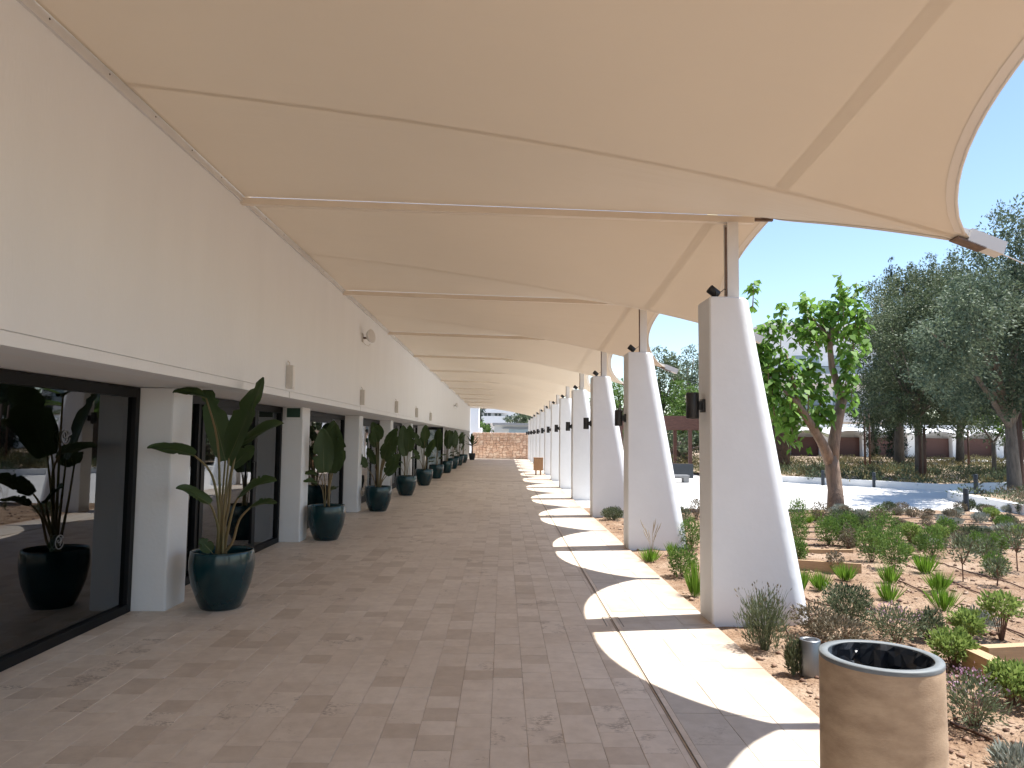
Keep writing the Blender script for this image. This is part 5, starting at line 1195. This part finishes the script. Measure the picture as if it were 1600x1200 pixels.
# ------------------------------------------------------------------ stone wall and houses at the far end
SWY = 56.4; zt = at(778, 676, SWY).z; xa, xb = -2.32, 1.75
sw = thing('stone_wall', (0, SWY, 0), 'sunlit pink rubble stone wall closing the far end of the walkway', 'wall')
MB().box(xa, xb+6, 0.03, 0.4, -0.03, zt).build('mortar_core', MT['mortar'], sw)
g = random.Random(12)
def rubble(x0, x1, z0, z1, cw=0.25, ch=0.20):
    nx = max(2, round((x1-x0)/cw)); nz = max(2, round((z1-z0)/ch)); P_ = {}
    for j in range(nz+1):
        for i in range(nx+1):
            jx = 0 if i in (0, nx) else g.uniform(-.38, .38)*cw + (0.5*cw if j % 2 else 0)*(0.6 if i < nx-1 else 0); jz = 0 if j in (0, nz) else g.uniform(-.36, .36)*ch
            P_[i, j] = (x0 + (x1-x0)*i/nx + jx, z0 + (z1-z0)*j/nz + jz)
    out = []
    for j in range(nz):
        for i in range(nx):
            q_ = [P_[i, j], P_[i+1, j], P_[i+1, j+1], P_[i, j+1]]
            if g.random() < 0.22:
                t = g.uniform(.35, .65); L_ = lambda A_, B_: (A_[0]+(B_[0]-A_[0])*t, A_[1]+(B_[1]-A_[1])*t)
                if g.random() < 0.5: m0, m1 = L_(q_[0], q_[1]), L_(q_[3], q_[2]); out += [[q_[0], m0, m1, q_[3]], [m0, q_[1], q_[2], m1]]
                else: m0, m1 = L_(q_[0], q_[3]), L_(q_[1], q_[2]); out += [[q_[0], q_[1], m1, m0], [m0, m1, q_[2], q_[3]]]
            else: out.append(q_)
    return out
def stone_geo(q_):
    cx_ = sum(p[0] for p in q_)/4; cz_ = sum(p[1] for p in q_)/4; pr = g.uniform(0.0, 0.06)
    sh = lambda p, k_: (cx_ + (p[0]-cx_)*k_, cz_ + (p[1]-cz_)*k_)
    fr = [(sh(p, 0.95)[0], 0.03, sh(p, 0.95)[1]) for p in q_]; ft = [(sh(p, 0.80)[0], -pr + g.uniform(-.02, .02), sh(p, 0.80)[1]) for p in q_]
    return fr+ft, [(4,5,6,7),(0,1,5,4),(1,2,6,5),(2,3,7,6),(3,0,4,7)]
far_m = MB()
for i, c_ in enumerate(rubble(xa, xb, 0.0, zt)):
    vs, fs = stone_geo(c_)
    if i < 295: MB().add(vs, fs).build('stone', MT['rubble'], sw)
    else: far_m.add(vs, fs)
for c_ in rubble(xb, xb+6, 0.0, zt): vs, fs = stone_geo(c_); far_m.add(vs, fs)
tag(far_m.build('smaller_stones', MT['rubble'], sw), kind='stuff')
# white sunlit block at left of the stone wall
Yb = 60; x0, x1 = at(733, 690, Yb).x, at(747.5, 690, Yb).x
o = thing('white_block', (0, Yb, 0), 'bright sunlit white wall rising behind the left end of the stone wall', 'wall')
MB().box(x0-3, x1, 0, 2.5, 0, at(740, 634, Yb).z).build('wall', MT['white_house'], o)
MB().box(x1, at(752, 690, Yb).x, 0.3, 2.5, 0, at(750, 668, Yb).z).build('low_wall', MT['white_house'], o)
# grey flat-roofed house
Yg = 66
o = thing('grey_house', (0, Yg, 0), 'low grey flat roofed house behind the stone wall', 'house')
x0 = at(772, 690, Yg).x; zt = at(780, 664, Yg).z
MB().box(x0, 9, 0, 8, 0, zt).build('wall', MT['grey_house'], o); MB().box(x0-0.15, 9.2, -0.3, 8.2, zt, zt+0.18).build('roof', MT['slab'], o)
w_ = MB().box(at(795, 690, Yg).x, 6, -0.03, 0.02, at(795, 677, Yg).z, at(795, 670.5, Yg).z).build('window', MT['pane_blue'], o)
MB().box(at(785, 690, Yg).x, 6.2, -0.25, -0.001, at(795, 670.2, Yg).z, at(795, 669.4, Yg).z).build('canopy', MT['slab'], o)
# white apartment house with balconies
Yw = 84
o = thing('white_apartments', (0, Yw, 0), 'white balconied apartment house far behind the stone wall', 'house')
x0, x1 = at(752, 690, Yw).x, at(812, 690, Yw).x; zt = at(780, 612, Yw).z
MB().box(x0, x1, 0, 9, 0, zt).build('wall', MT['white_house'], o)
for xl, xr, zl, zh in [(756, 767, 656, 645), (773, 783, 656, 646), (789, 799, 660, 650), (756, 767, 640, 629), (773, 783, 640, 629), (756, 766, 672, 662)]:
    a, b_ = at(xl, zl, Yw), at(xr, zh, Yw)
    w_ = MB().box(a.x, b_.x, -0.04, 0.02, a.z, b_.z).build('window', MT['pane'], o)
    MB().box((a.x+b_.x)/2-0.04, (a.x+b_.x)/2+0.04, -0.07, -0.041, a.z, b_.z).build('mullion', MT['white_house'], w_)
for zl in (658, 642): a = at(770, zl, Yw); MB().box(x0, x1-1.5, -0.9, -0.001, a.z-0.25, a.z+0.55).build('balcony', MT['white_house'], o)
far_tree([(758, 668, 8, 6), (765, 672, 6, 4)], 760, 70, 'small green tree behind the stone wall at left', 10, 0.5, 61, MT['green'], tr=0.1)
far_tree([(806, 657, 14, 5), (815, 652, 10, 8)], 808, 76, 'dark green tree above the grey house roof', 14, 0.6, 62, MT['carob'], tr=0.12)
far_tree([(750, 655, 3, 16)], 750, 72, 'slim dark tree between the white wall and the apartment house', 10, 0.5, 63, MT['cypress'], tr=0.1)

# ------------------------------------------------------------------ bungalow row and hotel block beyond the right hand trees
Yh = 72
bw = thing('bungalow_row', (0, Yh, 0), 'row of white bungalows with brown shutters under scalloped white sails', 'building')
MB().box(at(1212, 700, Yh).x, 66, 1.2, 8, 0, 3.0).build('wall', MT['white_house'], bw)
MB().box(at(1212, 700, Yh).x-0.2, 66.2, 1.0, 8.2, 3.0, 3.25).build('roof', MT['white_house'], bw)
vx = [1222, 1286, 1350, 1420, 1490, 1558, 1626, 1694]
for i in range(len(vx)-1):
    a, b_ = at(vx[i], 692, Yh), at(vx[i+1], 692, Yh); w = b_.x - a.x
    # shade sail of each bay: high back edge, scalloped low front edge
    vs = []; fs = []
    for q_ in range(13):
        u = q_/12; x = a.x + w*u; zf = 2.05 + 0.55*math.sin(math.pi*u)**0.8; zk = 2.85 + 0.15*math.sin(math.pi*u)
        vs += [(x, -2.2 + 0.7*math.sin(math.pi*u), zf), (x, -0.4, (zf+zk)/2+0.1), (x, 1.18, zk)]
    for q_ in range(12):
        for r_ in range(2): fs.append((q_*3+r_, (q_+1)*3+r_, (q_+1)*3+r_+1, q_*3+r_+1))
    MB().add(vs, fs).build('scalloped_sail', MT['white_house'], bw, True)
    MB().box(a.x-0.35, a.x+0.35, -0.4, 1.19, 0, 2.25).build('pier', MT['white_house'], bw)
    MB().box(a.x+0.36, a.x+0.95, 1.13, 1.19, 0.02, 2.1).build('door', MT['pane_blue'], bw)
    sh = MB().box(a.x+1.0, b_.x-0.36, 0.2, 0.30, 0.02, 1.95).build('shutter', MT['shutter'], bw)
    for s_ in range(6): MB().box(a.x+1.02, b_.x-0.38, 0.17, 0.199, 0.06+0.31*s_, 0.06+0.31*s_+0.27).build('slat', MT['shutter'], sh)
Yk = 96
hb = thing('hotel_block', (0, Yk, 0), 'white three storey hotel block with balconies behind the mulberry', 'building')
x0, x1 = at(1200, 690, Yk).x, at(1420, 690, Yk).x; zt = at(1300, 509, Yk).z
MB().box(x0, x1, 0, 12, 0, zt, 0).build('wall', MT['white_house'], hb)
MB().box(x0-0.1, x1+0.1, -0.15, 12.1, zt, zt+0.35).build('parapet', MT['white_house'], hb)
for (yt, yb, yr0, yr1) in [(556, 585, 570, 584), (612, 645, 633, 645)]:
    for xl in (1240, 1302, 1364):
        a, b_ = at(xl, yb, Yk), at(xl+40, yt, Yk)
        wn_ = MB().box(a.x, b_.x, -0.05, 0.03, a.z, b_.z).build('window', MT['pane_blue'], hb)
        MB().box((a.x+b_.x)/2-0.05, (a.x+b_.x)/2+0.05, -0.08, -0.051, a.z, b_.z).build('mullion', MT['white_house'], wn_)
    a = at(1230, yb+14, Yk); s_ = at(1230, yb, Yk)
    bl = MB().box(x0+1.0, x1-1, -1.6, -0.001, a.z, s_.z).build('balcony', MT['white_house'], hb)
    MB().box(x0+1.0, x1-1, -1.58, -1.55, s_.z, s_.z+0.9).build('railing_glass', MT['pane_blue'], bl)
    MB().box(x0+1.0, x1-1, -1.6, -1.53, s_.z+0.9, s_.z+0.98).build('handrail', MT['rail'], bl)
